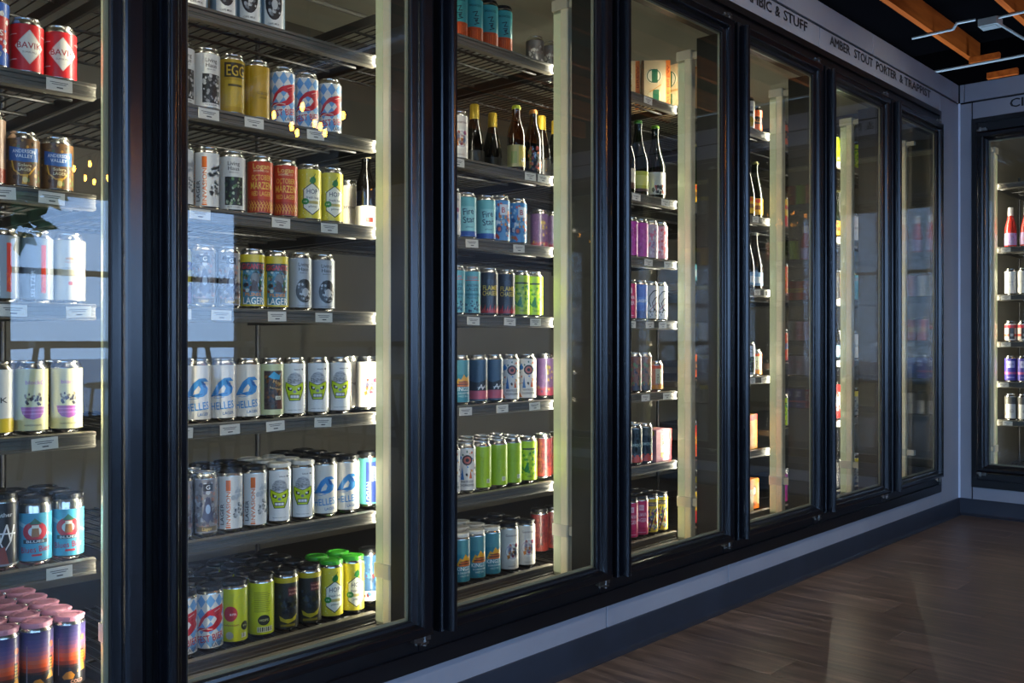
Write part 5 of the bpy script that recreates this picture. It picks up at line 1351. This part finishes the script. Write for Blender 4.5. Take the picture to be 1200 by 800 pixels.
tag(MB().path([(-.9, 1.15, 2.33), (5.6, 1.15, 2.33)], .010, 8).obj('water_pipe', mat('pipe_grey', '#8f8d86', .35, .3)), 'thin grey pipe under the ceiling inside the long cooler', 'pipe')
# spiral duct and bulb clusters over the shop, seen mirrored in the doors
dk = MB()
for i in range(40):
    yy = -6.2+.1*i
    dk.lathe([(.075, 0), (.079, .006), (.075, .012), (.075, .1)], 16)
    for q in range(16*4):
        v = dk.v[-1-q]
        dk.v[-1-q] = (v[0], yy+v[2], 2.95+v[1])
tag(dk.obj('spiral_duct', M_DUCT, None, (3.9, 0, 0)), 'pale round spiral duct hung below the joists across the shop', 'duct')
M_BULB = mat('bulb_glow', '#ffb04a', .3, emit='#ff9a2e', estr=BULB_GLOW)
M_BRASS = mat('lamp_dark_brass', '#3a2c1a', .4, .8)
def chandelier(x, y, z, label):
    r = empty('chandelier', (x, y, z))
    tag(r, label, 'lamp', 'bulb chandeliers over the shop')
    MB().tube((0, 0, .1), (0, 0, 3.50-z), .008, 8).lathe([(.05, 3.47-z), (.055, 3.50-z)], 16).obj('rod', M_BRASS, r)
    for k in range(8):
        a = 2*PI*k/8
        rr = .19 if k % 2 else .11
        dz = -.02 if k % 2 else -.10
        px, py = rr*math.cos(a), rr*math.sin(a)
        arm = MB().tube((0, 0, .12), (px, py, .06+dz), .004, 6).tube((px, py, .06+dz), (px, py, .02+dz), .012, 8).obj('arm', M_BRASS, r)
        MB().lathe([(.005, .02+dz), (.007, .010+dz), (.0095, -.004+dz), (.0075, -.016+dz), (.003, -.024+dz)], 12, cx=px, cy=py).obj('bulb', M_BULB, arm)
chandelier(2.97, -5.0, 2.30, 'cluster of warm filament bulbs over the tables, near the windows')
chandelier(3.05, -2.54, 2.30, 'cluster of warm filament bulbs over the open floor')
# track and lamps added out of view to brighten the can fronts
tag(MB().box(-.8, 5.6, -1.415, -1.385, 3.44, 3.47).obj('added_track', M_BRASS), 'long dark lighting track added below the joists beside the cooler wall', 'track')
M_ADDEDFACE = mat('added_lamp_face', '#fff2dc', .3, emit='#fff0d6', estr=14)
for n, tx in enumerate((.45, 1.30, 2.15, 3.0, 3.85, 4.70)):
    r = empty('added_lamp', (tx, -1.40, 3.44))
    tag(r, 'added dark track lamp aimed at the cooler wall, %s along its track' % ORD[n], 'lamp', 'added track lamps over the cooler wall')
    aim = Vector((0, 1.40, -2.0)).normalized()
    MB().tube((0, 0, 0), (0, 0, -.07), .010, 8).obj('stem', M_BRASS, r)
    c0 = Vector((0, 0, -.10))
    MB().tube(c0-aim*.06, c0+aim*.07, .036, 16, r2=.042).obj('head', M_BRASS, r)
    MB().tube(c0+aim*.070, c0+aim*.0725, .036, 16).obj('face', M_ADDEDFACE, r)
    ld = bpy.data.lights.new('added_spot', 'SPOT')
    ld.energy = ADDED_WATT
    ld.spot_size = math.radians(66)
    ld.spot_blend = 1.0
    ld.color = (1, .93, .83)
    ld.shadow_soft_size = .03
    lo = bpy.data.objects.new('added_spot', ld)
    link(lo, r)
    lo.location = c0+aim*.11
    lo.rotation_euler = aim.to_track_quat('-Z', 'Y').to_euler()
# ---- tables and stools by the windows, seen mirrored in the doors
M_TOP = noisy('table_wood', '#7d7568', '#938a7a', 3, rough=.45, stretch=(.4, 6, 6))
M_LEG = mat('table_steel', '#1c1c1f', .4, .5)
def table(x, y, label):
    r = empty('bar_table', (x, y, 0)); tag(r, label, 'table', 'tables by the shop windows')
    MB().cbox(-.8, .8, -.36, .36, .98, 1.03, .006).obj('table_top', M_TOP, r)
    for sx in (-.68, .68):
        MB().path([(sx, -.28, 0), (sx*.92, -.1, .98)], .022, 8).path([(sx, .28, 0), (sx*.92, .1, .98)], .022, 8).tube((sx*.96, -.2, .42), (sx*.96, .2, .42), .016, 8).obj('leg', M_LEG, r)
def stool(x, y, label):
    r = empty('bar_stool', (x, y, 0)); tag(r, label, 'stool', 'bar stools by the shop windows')
    MB().lathe([(.10, .70), (.165, .71), (.17, .735), (.12, .745), (.001, .742)], 20).obj('seat', M_TOP, r)
    for k in range(4):
        a = PI/4+PI/2*k
        MB().tube((.20*math.cos(a), .20*math.sin(a), 0), (.12*math.cos(a), .12*math.sin(a), .71), .012, 8).obj('leg', M_LEG, r)
    MB().path([(.165*math.cos(PI/4+PI/2*k), .165*math.sin(PI/4+PI/2*k), .28) for k in range(5)], .008, 6).obj('foot_ring', M_LEG, r)
for n, (x, y) in enumerate(((1.4, -4.6), (3.3, -5.3), (4.9, -5.0))):
    table(x, y, 'tall bar table of grey wood by the windows, %s from the near wall' % ORD[n])
    for m, dx in enumerate((-.4, .4)):
        stool(x+dx, y+.62, 'round-topped bar stool, %s at the %s bar table' % (ORD[m], ORD[n]))
# ---- street outside the windows
tag(MB().box(-40, 50, -60, REAR_Y-.14, -.2, -.12).obj('ground', noisy('asphalt', '#8c8d8e', '#a0a09e', 1.5, rough=.9)), kind='structure')
M_LEAF = noisy('leaf_green', '#3c5a2c', '#6a8a4a', 5, rough=.7)
M_BARK = mat('bark', '#4a3c30', .9)
def tree(x, y, s, label):
    r = empty('street_tree', (x, y, -.12)); tag(r, label, 'tree', 'street trees outside')
    MB().tube((0, 0, 0), (0, 0, 2.2*s), .14*s, 10, r2=.09*s).tube((0, 0, 2*s), (.6*s, .2*s, 3.1*s), .07*s, 8, r2=.03*s).tube((0, 0, 2*s), (-.5*s, -.2*s, 3.0*s), .07*s, 8, r2=.03*s).obj('trunk', M_BARK, r)
    g = random.Random(int(x*10))
    c = MB()
    for i in range(900):
        th, ph, q = g.uniform(0, 6.28), g.uniform(-1, 1), g.uniform(.4, 1)**.5
        p = Vector((math.cos(th)*math.sqrt(1-ph*ph)*1.3*q*s, math.sin(th)*math.sqrt(1-ph*ph)*1.3*q*s, (3.1+ph*1.35*q)*s))
        u = Vector((g.uniform(-1, 1), g.uniform(-1, 1), g.uniform(-1, 1))).normalized()
        w = u.orthogonal().normalized()
        l = .16*s
        c.face([p-u*l, p+w*l*.5, p+u*l, p-w*l*.5])
    o = c.obj('crown', M_LEAF, r); o['kind'] = 'stuff'
tree(4.3, -13.0, 1.25, 'street tree outside beyond the windows, opposite the corner')
tree(1.9, -16.0, 1.5, 'street tree outside beyond the windows, further along')
